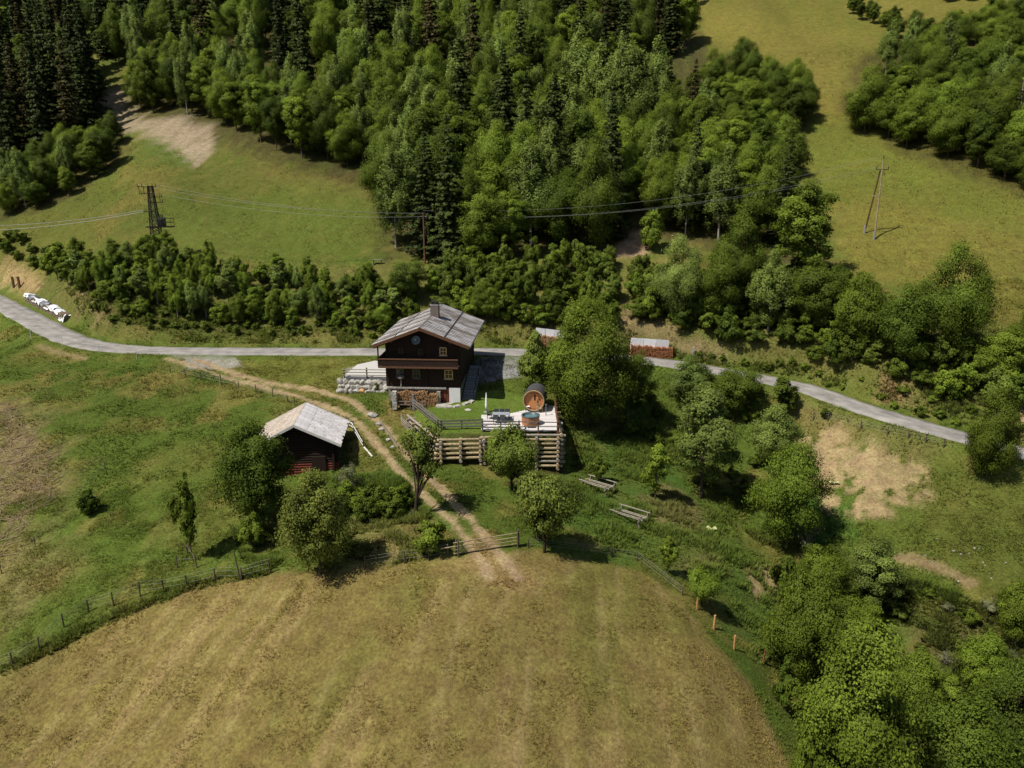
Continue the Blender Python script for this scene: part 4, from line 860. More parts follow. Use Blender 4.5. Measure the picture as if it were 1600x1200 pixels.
# boulder retaining wall with the gravel pad and its fence
A0, A1 = at_Z(529, 611, .35), at_Z(606, 613, .25)
rw = empty('boulder_wall', (A0 + A1) / 2, 'retaining wall of large pale boulders left of the chalet', 'wall')
nst = 9
for row in range(3):
    for k in range(nst - (row == 2)):
        t_ = (k + .5 + (row % 2) * .35) / nst; q = A0 + (A1 - A0) * min(t_, .98); base = .28 + .62 * row * (.75 + .25 * t_)
        place_stone(q - (A0 + A1) / 2 + np.array([0, -.25 + .18 * row, .12 + .5 * row]), (random.uniform(.95, 1.3), 1.2, random.uniform(.85, 1.05)), rw, 'boulder', 'stone_orange' if (row == 0 and k == 4) else None)
GP = [at_Z(*p) for p in [(536, 590, 1.75), (607, 591, 1.75), (606, 566, 2.0), (585, 565, 2.05), (558, 571, 2.0)]]
gp = MB().add([(*p[:2], p[2] + .12) for p in GP] + [(*p[:2], p[2] - 1.2) for p in GP], [(0, 1, 2, 3, 4)] + [(i, (i + 1) % 5, 5 + (i + 1) % 5, 5 + i)[::-1] for i in range(5)]).build('gravel_pad', 'gravel'); tag(gp, kind='structure')
def rail_fence(pts, label, zs, nm='rail_fence', post_r=.07, rail_r=.05, hgt=1.05, mp='dgrey_wood', mr_='grey_wood', spacing=2.6, square=False, z0=None, cat='fence', gap=True):
    base = pts[0]; e_ = empty(nm, base, label, cat); B = Vector(base)
    for a, b in zip(pts[:-1], pts[1:]):
        a = Vector(a); b = Vector(b); L_ = (b - a).length; n_ = max(1, round(L_ / spacing))
        for i in range(n_ + 1):
            if i == 0 and a != Vector(pts[0]): continue
            q = a.lerp(b, i / n_) - B; pm = MB()
            if square: pm.box(q + Vector((0, 0, hgt / 2 - .2)), (post_r * 2, post_r * 2, hgt + .4))
            else: pm.cyl(q - Vector((0, 0, .4)), q + Vector((0, 0, hgt + random.uniform(-.03, .08))), post_r, n=7)
            pm.build('post', mp, e_)
        for z in zs:
            j = Vector((0, 0, random.uniform(-.03, .03))); d = (b - a).normalized(); nrm = Vector((-d.y, d.x, 0)) * -(post_r + rail_r * .6)
            rmb = MB(); p0 = a - B + Vector((0, 0, z)) + j + nrm - d * .15; p1 = b - B + Vector((0, 0, z)) - j + nrm + d * .15
            if square: rmb.beam(p0, p1, .05, rail_r * 2)
            else: rmb.cyl(p0, p1, rail_r, rail_r * .85, 6)
            rmb.build('rail', mr_, e_)
    return e_
fz = 1.85
rail_fence([np.array([*at_Z(538, 589, fz)[:2], fz]), np.array([*at_Z(609, 590, fz)[:2], fz])], 'grey rail fence on top of the boulder wall', (.28, .62, .96), spacing=2.6, hgt=1.15, rail_r=.06, post_r=.09)
for x, y, c in ((554, 610, 'leaf_olive'), (581, 606, 'leaf_dark'), (590, 610, 'leaf_olive')):
    P = ground(x, y); tree(P + np.array([0, -.2, 0]), random.uniform(1.0, 1.3), .45, 'shrub', 'wall_shrub', 'small cushion shrub growing in front of the boulder wall', 'shrub', 'cushion shrubs on the boulder wall', c)
P = ground(612, 636); tree(P, .9, .38, 'shrub', 'garden_shrub', 'little green shrub beside the stone pillar of the chalet', 'shrub', None, 'leaf_mid')

# ------------------------------------------------------------------ log crib wall, garden fence, deck
T_ = [np.array([*at_Z(x, y, 0)[:2], 0]) for x, y in [(640, 647), (686, 684), (753, 683), (802, 679), (875, 679), (867, 640)]]
cw = empty('log_crib_wall', T_[1] - np.array([0, 0, 2]), 'stepped retaining wall of stacked pale logs below the garden terrace', 'wall'); CB = Vector(cw.location)
def crib(a, b, ztop0, ztop1, layers, bat=.0):
    a = Vector(a); b = Vector(b); d = (b - a).normalized(); out = Vector((d.y, -d.x, 0)); L_ = (b - a).length
    nh = max(2, round(L_ / 1.9))
    for k in range(layers):
        o_ = out * (.12 + bat * k); z0 = ztop0 - .2 - k * .46; z1 = ztop1 - .2 - k * .46
        nseg = max(1, round(L_ / 4.2))
        for s_ in range(nseg):
            p = a.lerp(b, s_ / nseg); q = a.lerp(b, (s_ + 1) / nseg); r_ = random.uniform(.13, .175)
            zz0 = z0 + (z1 - z0) * s_ / nseg; zz1 = z0 + (z1 - z0) * (s_ + 1) / nseg
            MB().cyl(p + o_ - d * .3 + Vector((0, 0, zz0)) - CB, q + o_ + d * .3 + Vector((0, 0, zz1 + random.uniform(-.04, .04))) - CB, r_, r_ * .88, 8).build('log', random.choice(['pale_wood', 'grey_wood', 'pale_wood']), cw)
        for h_ in range(nh + 1):
            t_ = h_ / nh; p = a.lerp(b, min(max(t_, .04), .96)); zz = z0 + (z1 - z0) * t_ - .23; r_ = random.uniform(.13, .18)
            MB().cyl(p - out * .7 + Vector((0, 0, zz)) - CB, p + o_ + out * random.uniform(.3, .5) + Vector((0, 0, zz)) - CB, r_, r_, 8).build('log', random.choice(['pale_wood', 'grey_wood']), cw)
crib(T_[0], T_[1], -.02, .0, 5, .09); crib(T_[1], T_[2], .0, .05, 5, .04); crib(T_[2], T_[3], .15, .2, 7); crib(T_[3], T_[4], .2, .2, 8); crib(T_[4], T_[5], .2, .2, 7)
gf = [np.array([*at_Z(x, y, .1)[:2], .1]) for x, y in [(648, 637), (690, 671), (753, 669)]]
rail_fence(gf, 'dark grey rail fence around the terrace lawn', (.3, .62, .92), hgt=1.05, mp='dgrey_wood', mr_='dgrey_wood', spacing=2.4, square=True, rail_r=.075)
big = MB().cyl((0, 0, -.3), (0, 0, 1.5), .16, n=8).build('fence_post', 'dgrey_wood'); big.location = tuple(gf[0] + np.array([-.1, .1, 0])); tag(big, 'thick weathered corner post at the start of the terrace fence', 'post')
hp = [ground(629, 664), ground(668, 706)]
rail_fence(hp, 'leaning grey hurdle of thin rails beside the log crib wall', (.25, .5, .75, 1.0), nm='hurdle_fence', hgt=1.15, mp='grey_wood', mr_='grey_wood', spacing=8, rail_r=.045)
# deck
DK = [np.array([*at_Z(x, y, .25)[:2], .25]) for x, y in [(752, 649), (752, 672), (872, 673), (866, 634), (842, 634), (818, 642), (790, 648)]]
dk = empty('sun_deck', DK[1], 'bleached wooden sun deck carrying hot tub and barrel sauna', 'deck'); DB = Vector(dk.location)
ymin = min(p[1] for p in DK); ymax = max(p[1] for p in DK); DKP = np.array(DK)[:, :2]; y = ymin
while y < ymax:
    xs = np.linspace(DKP[:, 0].min(), DKP[:, 0].max(), 400); ins = poly_sd(DKP, xs, np.full(400, y + .1)) > 0
    if ins.any():
        x0, x1 = xs[ins][0], xs[ins][-1]; MB().box(((x0 + x1) / 2 - DB.x, y + .1 - DB.y, random.uniform(-.006, .006)), (x1 - x0, .19, .09)).build('deck_board', 'deck', dk)
    y += .205
for x in np.linspace(DKP[:, 0].min() + .3, DKP[:, 0].max() - .3, 6): MB().box((x - DB.x, (ymin + 1.2) - DB.y, -.16), (.16, 2.2, .22)).build('joist', 'brown_wood', dk)
DZ = .30
def onfloor(px, py): return np.array([*at_Z(px, py, DZ)[:2], DZ])
rail_fence([onfloor(868, 637), onfloor(873, 674)], 'brown railing on the right edge of the deck', (.45, .95), nm='deck_railing', hgt=1.05, mp='brown_wood', mr_='brown_wood', spacing=1.7, square=True, rail_r=.05, cat='railing')
rail_fence([onfloor(754, 671.5), onfloor(811, 672)], 'dark railing on the front edge of the deck before the dining table', (.3, .62, .92), nm='deck_railing', hgt=1.0, mp='dgrey_wood', mr_='dgrey_wood', spacing=2.0, square=True, rail_r=.06, cat='railing')
rail_fence([onfloor(811, 673), onfloor(871, 673.5)], 'brown railing on the front edge of the deck before the hot tub', (.5, .95), nm='deck_railing', hgt=1.0, mp='brown_wood', mr_='dgrey_wood', spacing=2.1, square=True, rail_r=.04, cat='railing')
# barrel sauna
sp = onfloor(834, 643); sa = empty('barrel_sauna', sp, 'round wooden barrel sauna with dark shingle back on the deck', 'sauna', rz=math.radians(-9)); R_ = 1.13; ZC = R_ + .12
ns = 36
for i in range(ns):
    t0, t1 = 2 * math.pi * i / ns + .004, 2 * math.pi * (i + 1) / ns - .004
    ri = R_ - .06; MB().prism([(R_ * math.cos(t), ZC + R_ * math.sin(t)) for t in (t0, t1)] + [(ri * math.cos(t), ZC + ri * math.sin(t)) for t in (t1, t0)], -.18, 2.55).build('stave', 'orange_wood', sa)
V = []; na = 22
for j, y in enumerate((.05, .5, 1.0, 1.5, 2.0, 2.62)):
    for i in range(na + 1):
        t_ = math.radians(-18 + 216 * i / na); rr_ = R_ + .045 + .012 * (j % 2); V.append((rr_ * math.cos(t_), y, ZC + rr_ * math.sin(t_)))
for j, y in enumerate((2.62, .05)):
    for i in range(na + 1):
        t_ = math.radians(-18 + 216 * i / na); V.append(((R_ + .005) * math.cos(t_), y, ZC + (R_ + .005) * math.sin(t_)))
F = [(j * (na + 1) + i, j * (na + 1) + i + 1, (j + 1) * (na + 1) + i + 1, (j + 1) * (na + 1) + i) for j in range(7) for i in range(na)]
MB().add(V, F).build('shingle_roof', 'felt', sa)
fr = MB().cyl((0, .12, ZC), (0, .2, ZC), R_ - .05, n=36, smooth=False).build('front_wall', 'orange_wood', sa); MB().cyl((0, 2.4, ZC), (0, 2.46, ZC), R_ - .05, n=36, smooth=False).build('back_wall', 'orange_wood', sa)
rg = MB(); rg.lathe([(R_ - .09, -.03), (R_ + .03, -.03), (R_ + .03, .05), (R_ - .09, .05), (R_ - .09, -.03)], 40); ro = rg.build('front_hoop', 'pale_wood', sa); ro.rotation_euler = (math.pi / 2, 0, 0); ro.location = (0, -.16, ZC)
dr_ = MB().box((.1, .09, ZC - .12), (.72, .06, 1.7)).build('door', 'orange_wood', sa); MB().box((.1, .05, ZC + .3), (.16, .03, .6)).build('door_window', 'glass', dr_); MB().cyl((.36, .02, ZC - .3), (.36, .02, ZC + .05), .025, n=6).build('handle', 'brown_wood', dr_)
MB().cyl((.62, .08, ZC + .1), (.62, .12, ZC + .1), .09, n=10).build('vent', 'iron', fr)
for y in (.5, 1.9): MB().prism([(-.95, 0), (.95, 0), (.95, .42), (.6, .22), (-.6, .22), (-.95, .42)], y - .06, y + .06).build('cradle', 'brown_wood', sa)
# hot tub
tp_ = onfloor(829, 662); ht = empty('hot_tub', tp_, 'round wooden hot tub with water and grey rim on the deck', 'hot tub'); RT = .9
for i in range(28):
    t0, t1 = 2 * math.pi * i / 28 + .006, 2 * math.pi * (i + 1) / 28 - .006; q = [(RT * math.cos(t0), RT * math.sin(t0)), (RT * math.cos(t1), RT * math.sin(t1)), ((RT - .05) * math.cos(t1), (RT - .05) * math.sin(t1)), ((RT - .05) * math.cos(t0), (RT - .05) * math.sin(t0))]
    MB().add([(x, y, .03) for x, y in q] + [(x, y, .92) for x, y in q], [(3, 2, 1, 0), (4, 5, 6, 7), (0, 1, 5, 4), (1, 2, 6, 5), (2, 3, 7, 6), (3, 0, 4, 7)]).build('stave', 'orange_wood', ht)
MB().lathe([(RT - .14, .3), (RT - .12, .95), (RT + .04, .96), (RT + .04, .9), (RT - .05, .88)], 32).build('rim', 'tub_rim', ht)
MB().lathe([(.001, .74), (RT - .12, .74)], 32).build('water', 'water', ht); MB().lathe([(RT + .012, .3), (RT + .012, .36)], 32).build('hoop', 'steel', ht); MB().lathe([(RT + .012, .7), (RT + .012, .76)], 32).build('hoop', 'steel', ht)
MB().box((0, -RT - .3, .2), (.8, .4, .1)).build('step', 'brown_wood', ht)
lp = onfloor(853, 649); l_ = MB().cyl((0, 0, 0), (0, 0, 1.15), .05, n=8); l_.cyl((0, 0, 1.15), (0, 0, 1.22), .12, n=8); lo = l_.build('flue_pipe', 'steel'); lo.location = tuple(lp); tag(lo, 'thin grey stove pipe standing beside the hot tub', 'pipe')
# small furniture
def ftable(P, lx, ly, hz_, label, rz=0, mt='table_grey', nm='dining_table'):
    e_ = empty(nm, P, label, 'table', rz=rz); MB().box((0, 0, hz_), (lx, ly, .05)).build('table_top', mt, e_)
    for sx in (-1, 1):
        for sy in (-1, 1): MB().box((sx * (lx / 2 - .08), sy * (ly / 2 - .08), hz_ / 2), (.06, .06, hz_)).build('leg', 'iron', e_)
def fchair(P, rz, label, group=None, m='chair_dark'):
    e_ = empty('garden_chair', P, label, 'chair', group, rz); MB().box((0, 0, .42), (.5, .5, .06)).build('seat', m, e_); MB().box((0, .24, .68), (.5, .05, .5)).build('backrest', m, e_)
    for sx in (-1, 1):
        for sy in (-1, 1): MB().box((sx * .22, sy * .22, .2), (.05, .05, .4)).build('leg', m, e_)
        MB().box((sx * .25, 0, .62), (.05, .5, .05)).build('armrest', m, e_)
ftable(onfloor(783, 657), 1.75, .95, .74, 'grey dining table on the sun deck')
for k, dx in enumerate((-.55, .15)): fchair(onfloor(783, 657) + np.array([dx, -.72, 0]), math.pi, 'dark garden chair at the front side of the dining table', 'chairs at the front of the table')
for k, dx in enumerate((-.5, .1, .65)): fchair(onfloor(783, 657) + np.array([dx, .78, 0]), 0, 'dark garden chair at the rear side of the dining table', 'chairs at the rear of the table')
fchair(onfloor(765, 654), math.pi / 2, 'dark garden chair at the head of the table nearest the parasol')
ftable(onfloor(824, 642), .5, .5, .55, 'small pale side table before the barrel sauna', mt='white_cloth', nm='side_table'); fchair(onfloor(843, 644), .4, 'wooden chair in front of the barrel sauna door', m='pale_wood')
P = ground(760, 644); um = empty('closed_parasol', P, 'closed white parasol standing on the lawn', 'parasol'); MB().cyl((0, 0, 0), (0, 0, 2.1), .03, n=6).build('pole', 'steel', um); MB().lathe([(.04, .35), (.13, .45), (.15, .8), (.1, 1.5), (.03, 2.15), (.001, 2.2)], 10).build('canopy', 'white_cloth', um); MB().lathe([(.3, 0), (.3, .08), (.05, .1)], 12).build('base', 'concrete', um)
P = ground(731, 641); s_ = place_stone(P + np.array([0, 0, .03]), (1.1, .75, .22), None, 'flat_stone'); tag(s_, 'pale flat stone slab lying on the terrace lawn', 'stone')
P = ground(584, 650); s_ = place_stone(P + np.array([0, 0, .1]), (1.5, 1.3, .7), None, 'flat_boulder'); tag(s_, 'large pale flat boulder beside the dirt track', 'boulder')
for x, y in ((592, 664), (597, 672), (607, 688), (614, 700)):
    P = ground(x, y); s_ = place_stone(P + np.array([0, 0, .08]), (.8, .6, .5), None, 'track_stone'); tag(s_, 'grey stone in the row along the dirt track', 'stone', 'stones along the track')
a, b_ = ground(594, 662), ground(622, 702); pp = MB().cyl(Vector((0, 0, .35)), Vector(b_ - a) + Vector((0, 0, .3)), .06, n=6).build('wooden_pole', 'dgrey_wood'); pp.location = tuple(a); tag(pp, 'long grey pole lying over the stones along the track', 'pole')

# ------------------------------------------------------------------ the barn
BO = np.array([-20.35, 63.2, -2.75]); barn = empty('hay_barn', BO, 'old dark log barn with bleached shingle roof below the track', 'barn', rz=math.radians(6.2))
MB().box((0, 2.85, .95), (6.3, 5.4, 3.5)).build('wall_core', 'dark_wood', barn)
MB().prism([(-3.2, 2.6), (3.2, 2.6), (3.2, 2.95), (0, 4.5), (-3.2, 2.95)], .12, 5.6).build('gable_core', 'dark_wood', barn)
z = -.3
while z < 4.3:
    hw = 3.45 if z < 2.8 else max(.3, (4.5 - z) / .506)
    for y in (0, 5.7): MB().cyl((-hw - (.3 if z < 2.7 else 0), y, z), (hw + (.3 if z < 2.7 else 0), y, z), .13, n=8).build('log', 'red_wood' if (y == 0 and z < .85) else 'dark_wood', barn)
    if z < 2.8:
        for sx in (-1, 1): MB().cyl((sx * 3.3, -.35, z + .12), (sx * 3.3, 6.0, z + .12), .13, n=8).build('log', 'dark_wood', barn)
    z += .25
bd = MB().box((1.9, -.18, .75), (1.3, .08, 1.5)).build('door', 'dark_wood', barn)
BH, BE, BR = 4.15, 2.75, 4.85; bs = (BR - BE) / BH; sl_len = math.hypot(BH, BR - BE); ba = math.atan(bs)
M['shingle_tan'] = mat('tan_shingle', lin(206, 200, 190), .8, .2, 1.6, col2=lin(142, 114, 88), stretch=(.5, 2.5, 1), contrast=(.42, .58))
for sx in (-1, 1):
    MB().prism([(0, BR - .04), (0, BR - .16), (sx * BH, BE - .16), (sx * BH, BE - .04)][::sx], -.75, 6.25).build('roof_deck', 'dgrey_wood', barn)
    pm = [MB().box((0, 0, 0), (1.28, .225 + .02 * (k % 3), .035)).mesh('roof_plank', 'shingle' if sx > 0 else 'shingle_tan') for k in range(4)]
    nc_ = 30; ncr = 5; coloff = [random.uniform(-.36, .36) for _ in range(nc_)]
    for c in range(ncr):
        for k in range(nc_):
            s_ = min(max((c + .5) / ncr * sl_len + coloff[k] + random.uniform(-.05, .05), .62), sl_len - .6 + random.uniform(-.02, .02)); o = link('roof_plank', random.choice(pm), barn)
            o.location = (sx * s_ * math.cos(ba), -.72 + k * (7.0 / nc_) + .1, BR - s_ * math.sin(ba) + .035 + .012 * (ncr - c) + random.uniform(0, .018))
            o.rotation_euler = (random.uniform(-.03, .03), sx * (ba - .012) + random.uniform(-.012, .012), random.uniform(-.02, .02))
    for y in (-.82, 6.32): MB().beam((0, y, BR + .02), (sx * (BH + .05), y, BE - .02), .06, .24).build('barge_board', 'white_wood', barn)
MB().prism([(-.2, BR - .02), (0, BR + .1), (.2, BR - .02)], -.8, 6.3).build('ridge_board', 'grey_wood', barn)
for x in (-2.6, 0, 2.6): MB().beam((x, -.6, BR - abs(x) * bs - .24), (x, .2, BR - abs(x) * bs - .24), .16, .18).build('purlin', 'dark_wood', barn)
rail_fence([ground(545, 668), ground(552, 672), ground(568, 700)], 'pale broken rail fence behind the right side of the barn', (.4, .75), hgt=.95, mp='dgrey_wood', mr_='white_wood', spacing=1.6, rail_r=.05)
a, b_ = ground(568, 699), ground(582, 715); pp = MB().cyl(Vector((0, 0, .1)), Vector(b_ - a) + Vector((0, 0, .1)), .09, n=7).build('lying_log', 'white_wood'); pp.location = tuple(a); tag(pp, 'bleached log lying in the grass beside the track', 'log')

# ------------------------------------------------------------------ gate, pole frames, posts
ga, gb = ground(713, 868), ground(810, 852)
gt = empty('pole_gate', ga, 'farm gate of four pale poles closing the dirt track', 'gate'); gd = Vector(gb - ga)
for k in range(4): MB().cyl(Vector((0, -.12, .25 + .3 * k)) - gd.normalized() * (1.2 if k == 2 else .2), gd + Vector((0, -.12, .22 + .3 * k + random.uniform(-.04, .04))) + gd.normalized() * .15, .055, .045, 7).build('pole', 'pale_wood', gt)
for q in (Vector((0, 0, 0)), Vector((.18, -.22, 0)), gd, gd + Vector((-.05, -.25, 0))): MB().cyl(q - Vector((0, 0, .4)), q + Vector((0, 0, 1.4)), .07, n=7).build('post', 'old_post', gt)
def pole_frame(c, rz, label):
    P = ground(*c); e_ = empty('picnic_bench_frame', P, label, 'rack', 'weathered picnic bench frames on the grass slope', rz)  # picnic bench frame of poles, with seat and table rails
    L_, B_, h_ = 2.7, 1.7, .75
    def gz(x, y): 
        v = Matrix.Rotation(rz, 3, 'Z') @ Vector((x, y, 0)); return Hs(P[0] + v.x, P[1] + v.y) - P[2]
    for sx in (-1, 1):
        MB().cyl((sx * L_ / 2, -B_ / 2 - .2, .55), (sx * L_ / 2, B_ / 2 + .2, .5), .06, n=6).build('cross_bar', 'grey_wood', e_)
        for y in (-B_ / 2, B_ / 2): MB().cyl((sx * L_ / 2, y, gz(sx * L_ / 2, y) - .2), (sx * L_ / 2, y, .95 if y < 0 else .8), .06, n=6).build('leg', 'grey_wood', e_)
    for y, z in ((-B_ / 2 - .1, .92), (-B_ / 2 + .25, .6), (.1, .58), (.35, .58), (B_ / 2, .8)): MB().cyl((-L_ / 2 - .25, y, z), (L_ / 2 + .25, y, z), .055, n=6).build('rail', 'grey_wood', e_)
pole_frame((934, 764), math.radians(-38), 'weathered picnic bench frame on the grass with a small tree growing in it'); pole_frame((984, 812), math.radians(-38), 'weathered open picnic bench frame standing free on the grass slope')
def posts(pxs, hgt, r_, m, label, nm='wire_fence', strands=(.4, .75, 1.0), lean=.06, cat='fence'):
    Ps = [ground(*p) for p in pxs]; e_ = empty(nm, Ps[0], label, cat); B = Vector(e_.location)
    tops = []
    for P in Ps:
        q = Vector(P) - B; l = Vector((random.uniform(-lean, lean), random.uniform(-lean, lean), 1)) * hgt * random.uniform(.9, 1.1); MB().cyl(q - Vector((0, 0, .3)), q + l, r_, r_ * .9, 6).build('post', m, e_); tops.append((q, l))
    for s_ in strands:
        wm = MB()
        for (q0, l0), (q1, l1) in zip(tops[:-1], tops[1:]): wm.cyl(q0 + l0 * s_, q1 + l1 * s_, .009, n=3)
        wm.build('wire', 'wire', e_)
posts([(-30, 1058), (20, 1040), (62, 1017), (100, 980), (139, 957), (178, 947), (219, 932), (257, 925), (292, 919), (336, 908), (377, 907), (422, 896)], 1.15, .06, 'old_post', 'wire fence with dark posts along the left edge of the hay field')
posts([(570, 888), (632, 880), (670, 876), (700, 870)], 1.0, .06, 'old_post', 'short wire fence left of the pole gate along the hay field')
posts([(825, 855), (915, 865), (955, 870), (995, 876), (1065, 930)], .8, .06, 'old_post', 'wire fence right of the pole gate along the hay field')
posts([(267, 582), (290, 588), (314, 594), (373, 606), (400, 614), (426, 620), (450, 629), (461, 634)], .95, .055, 'old_post', 'wire fence with short dark posts below the dirt track')
posts([(1270, 658), (1294, 657), (1345, 671), (1386, 680), (1419, 686), (1446, 692), (1474, 699)], 1.0, .07, 'old_post', 'row of stubby posts below the descending road')
posts([(3, 896), (55, 855), (165, 735)], .9, .04, 'old_post', 'thin stakes of a fence crossing the left meadow', strands=(.8,))
posts([(277, 888), (308, 887), (293, 866)], 1.2, .05, 'old_post', 'three stakes guarding the slender young tree', nm='tree_guard', cat='stakes', strands=(.7,))
for x, y in ((1089, 952), (1115, 982), (1147, 1014)):
    P = ground(x, y); o = MB().cyl((0, 0, -.3), (random.uniform(-.04, .04), 0, 1.12), .085, .08, 8).build('wooden_post', 'post_wood'); o.location = tuple(P); tag(o, 'fresh orange wooden post in the line along the right field edge', 'post', 'orange posts along the field')
for x, y in ((1191, 1036), (1256, 1196)):
    P = ground(x, y); o = MB().cyl((0, 0, -.3), (.15, 0, 1.1), .08, n=8).build('wooden_post', 'red_pole'); o.location = tuple(P); tag(o, 'brown leaning post half hidden by shrubs at the field edge', 'post', 'brown posts in the shrubs')
P = ground(345, 601); o = MB().cyl((0, 0, -.3), (0, 0, 1.3), .11, n=8).build('wooden_post', 'pale_wood'); o.location = tuple(P); tag(o, 'thick pale post in the fence below the dirt track', 'post')
P = ground(376, 907); o = MB().cyl((0, 0, -.3), (-.25, 0, 2.4), .05, n=6).build('stake', 'old_post'); o.location = tuple(P); tag(o, 'tall thin leaning stake at the field edge near the yellowish tree', 'stake')
for x, y in ((22, 450), (31, 450)):
    P = ground(x, y); o = MB().box((0, 0, .8), (.3, .3, 2.3), None, .95).build('timber_post', 'brown_wood'); o.location = tuple(P); tag(o, 'square brown timber post before the bare cut bank', 'post', 'pair of timber posts at the cut bank')
for x, y in ((49, 530), (98, 540), (155, 551), (214, 561)):
    P = ground(x, y); o = MB().cyl((0, 0, -.2), (.03, 0, 1.3), .03, n=6).build('marker_stake', 'white_wood'); o.location = tuple(P); tag(o, 'thin pale marker stake on the lower side of the road bend', 'stake', 'marker stakes along the road')
P = ground(1083, 556); o = MB().box((0, 0, .5), (.25, .25, 1.4), None, .9).build('boundary_stone', 'stone'); o.location = tuple(P); tag(o, 'pale upright stone beside the road near the split woodpile', 'stone')

# ------------------------------------------------------------------ woodpiles
def woodpile(pa, pb, hgt, dep, label, cover, seed, m, dz=.0):
    a = pa; d = Vector(pb - pa); L_ = d.length; e_ = empty('woodpile', a, label, 'woodpile'); u = d.normalized(); back = Vector((-u.y, u.x, 0)); r = random.Random(seed); mb = MB(); x = 0.1
    while x < L_:
        z = .1
        while z < hgt * r.uniform(.93, 1.03):
            r_ = r.uniform(.07, .13); p = u * x + Vector((0, 0, z)); mb.cyl(p - back * r.uniform(0, .12), p + back * dep, r_, r_, r.choice([4, 5, 6]), False); z += r_ * 1.7
        x += .21
    mb.build('split_logs', m, e_, 'stuff'); return e_, u, back, L_
pa, pb = ground(40, 472), ground(100, 504)
e_, u, back, L_ = woodpile(pa, pb, 1.25, 1.0, 'long woodpile covered with torn white sheets at the road bend', 1, 5, 'log_grey')
for k in range(9):
    c = u * (L_ * (k + .5) / 9) + back * .45 + Vector((0, 0, 1.38 - (.25 if k > 7 else 0))); V = []; r = random.Random(k)
    for j in range(5):
        for i in range(5):
            p = c + u * ((i - 2) * L_ / 9 * .29) + back * ((j - 2) * .33); p.z += r.uniform(-.12, .16) + .12 * math.sin(k * 2.3) - (r.uniform(.05, .5) if j == 0 else 0) - (.7 if (k == 8 and j == 0) else 0) - .1 * (j - 2) ** 2 * .3; V.append(p)
    F = [(j * 5 + i, j * 5 + i + 1, j * 5 + i + 6, j * 5 + i + 5) for j in range(4) for i in range(4)]; MB().add(V, F).build('cover_sheet', 'tarp' if k % 3 != 1 or k > 5 else 'steel', e_)
pa, pb = ground(985, 557), ground(1051, 561)
e_, u, back, L_ = woodpile(pa, pb, 1.55, 1.0, 'pile of orange split firewood under a metal sheet beside the road', 1, 6, 'log_orange')
for k in range(3): MB().beam(u * (L_ * (k / 3.4)) + back * .5 + Vector((0, 0, 1.72)), u * (L_ * ((k + 1) / 3.4) + .1) + back * .5 + Vector((0, 0, 1.70 - .02 * k)), .05, 1.5).build('cover_sheet', 'tarp', e_)
pa, pb = ground(836, 540), ground(880, 545)
e_, u, back, L_ = woodpile(pa, pb, 1.5, 1.0, 'woodpile with pale metal cover behind the large tree at the road', 1, 8, 'log_end')
for k in range(3): MB().beam(u * (L_ * k / 3) + back * .5 + Vector((0, 0, 1.68)), u * (L_ * (k + 1) / 3 + .1) + back * .5 + Vector((0, 0, 1.66)), .05, 1.5).build('cover_sheet', 'tarp', e_)

# ------------------------------------------------------------------ transformer tower, poles, wires
TB = ground(250, 408); tw = empty('transformer_tower', TB, 'dark steel lattice tower carrying a transformer on a platform', 'tower', rz=.12); HT = 11.4
def leg_at(sx, sy, z): s_ = .85 - .55 * z / HT; return Vector((sx * s_, sy * s_, z))
for sx in (-1, 1):
    for sy in (-1, 1): MB().cyl(leg_at(sx, sy, -.6), leg_at(sx, sy, HT), .09, .07, 5).build('leg', 'iron', tw)
zs = np.linspace(0, HT, 12)
for z0, z1 in zip(zs[:-1], zs[1:]):
    mb = MB()
    for (ax, ay), (bx, by) in (((-1, -1), (1, -1)), ((1, -1), (1, 1)), ((1, 1), (-1, 1)), ((-1, 1), (-1, -1))):
        mb.cyl(leg_at(ax, ay, z0), leg_at(bx, by, z1), .045, n=4); mb.cyl(leg_at(bx, by, z0), leg_at(ax, ay, z1), .045, n=4); mb.cyl(leg_at(ax, ay, z1), leg_at(bx, by, z1), .045, n=4)
    mb.build('lattice', 'iron', tw)
pl = MB().box((.7, 0, 5.3), (3.9, 1.5, .16)).build('platform', 'iron', tw)
mb = MB()
for x in (1.3, 2.6): 
    for y in (-.7, .7): mb.cyl((x, y, 5.3), (x, y, 6.6), .03, n=4)
for z in (5.95, 6.6): mb.cyl((1.3, -.7, z), (2.6, -.7, z), .03, n=4); mb.cyl((2.6, -.7, z), (2.6, .7, z), .03, n=4); mb.cyl((1.3, .7, z), (2.6, .7, z), .03, n=4)
mb.build('guard_rail', 'iron', pl)
tf = MB().box((1.05, -.1, 6.05), (1.0, .9, 1.25)).build('transformer', 'lichen', tw)
for x in (.8, 1.05, 1.3): MB().cyl((x, -.1, 6.65), (x, -.1, 7.2), .09, .05, 7).build('bushing', 'iron', tf)
for i in range(6): MB().box((.62 + i * .17, -.6, 6.0), (.04, .12, .9)).build('cooling_fin', 'lichen', tf)
for z, x0, x1 in ((11.3, -1.9, .9), (10.3, -1.5, .2), (9.8, -.2, 1.5), (9.0, -.2, 1.6), (7.6, -1.5, .2)): MB().beam((x0, 0, z), (x1, 0, z), .1, .1).build('cross_arm', 'iron', tw)
for x, z in ((-1.85, 11.3), (-1.2, 11.3), (.85, 11.3), (-1.45, 10.3), (1.45, 9.8), (1.55, 9.0), (-.3, 11.3), (.3, 11.3)): MB().cyl((x, 0, z), (x, 0, z + .45), .06, .04, 6).build('insulator', 'iron', tw)
for x in (-1.7, -1.0): MB().beam((x, 0, 10.2), (x, 0, 11.4), .07, .07).build('switch_frame', 'iron', tw)
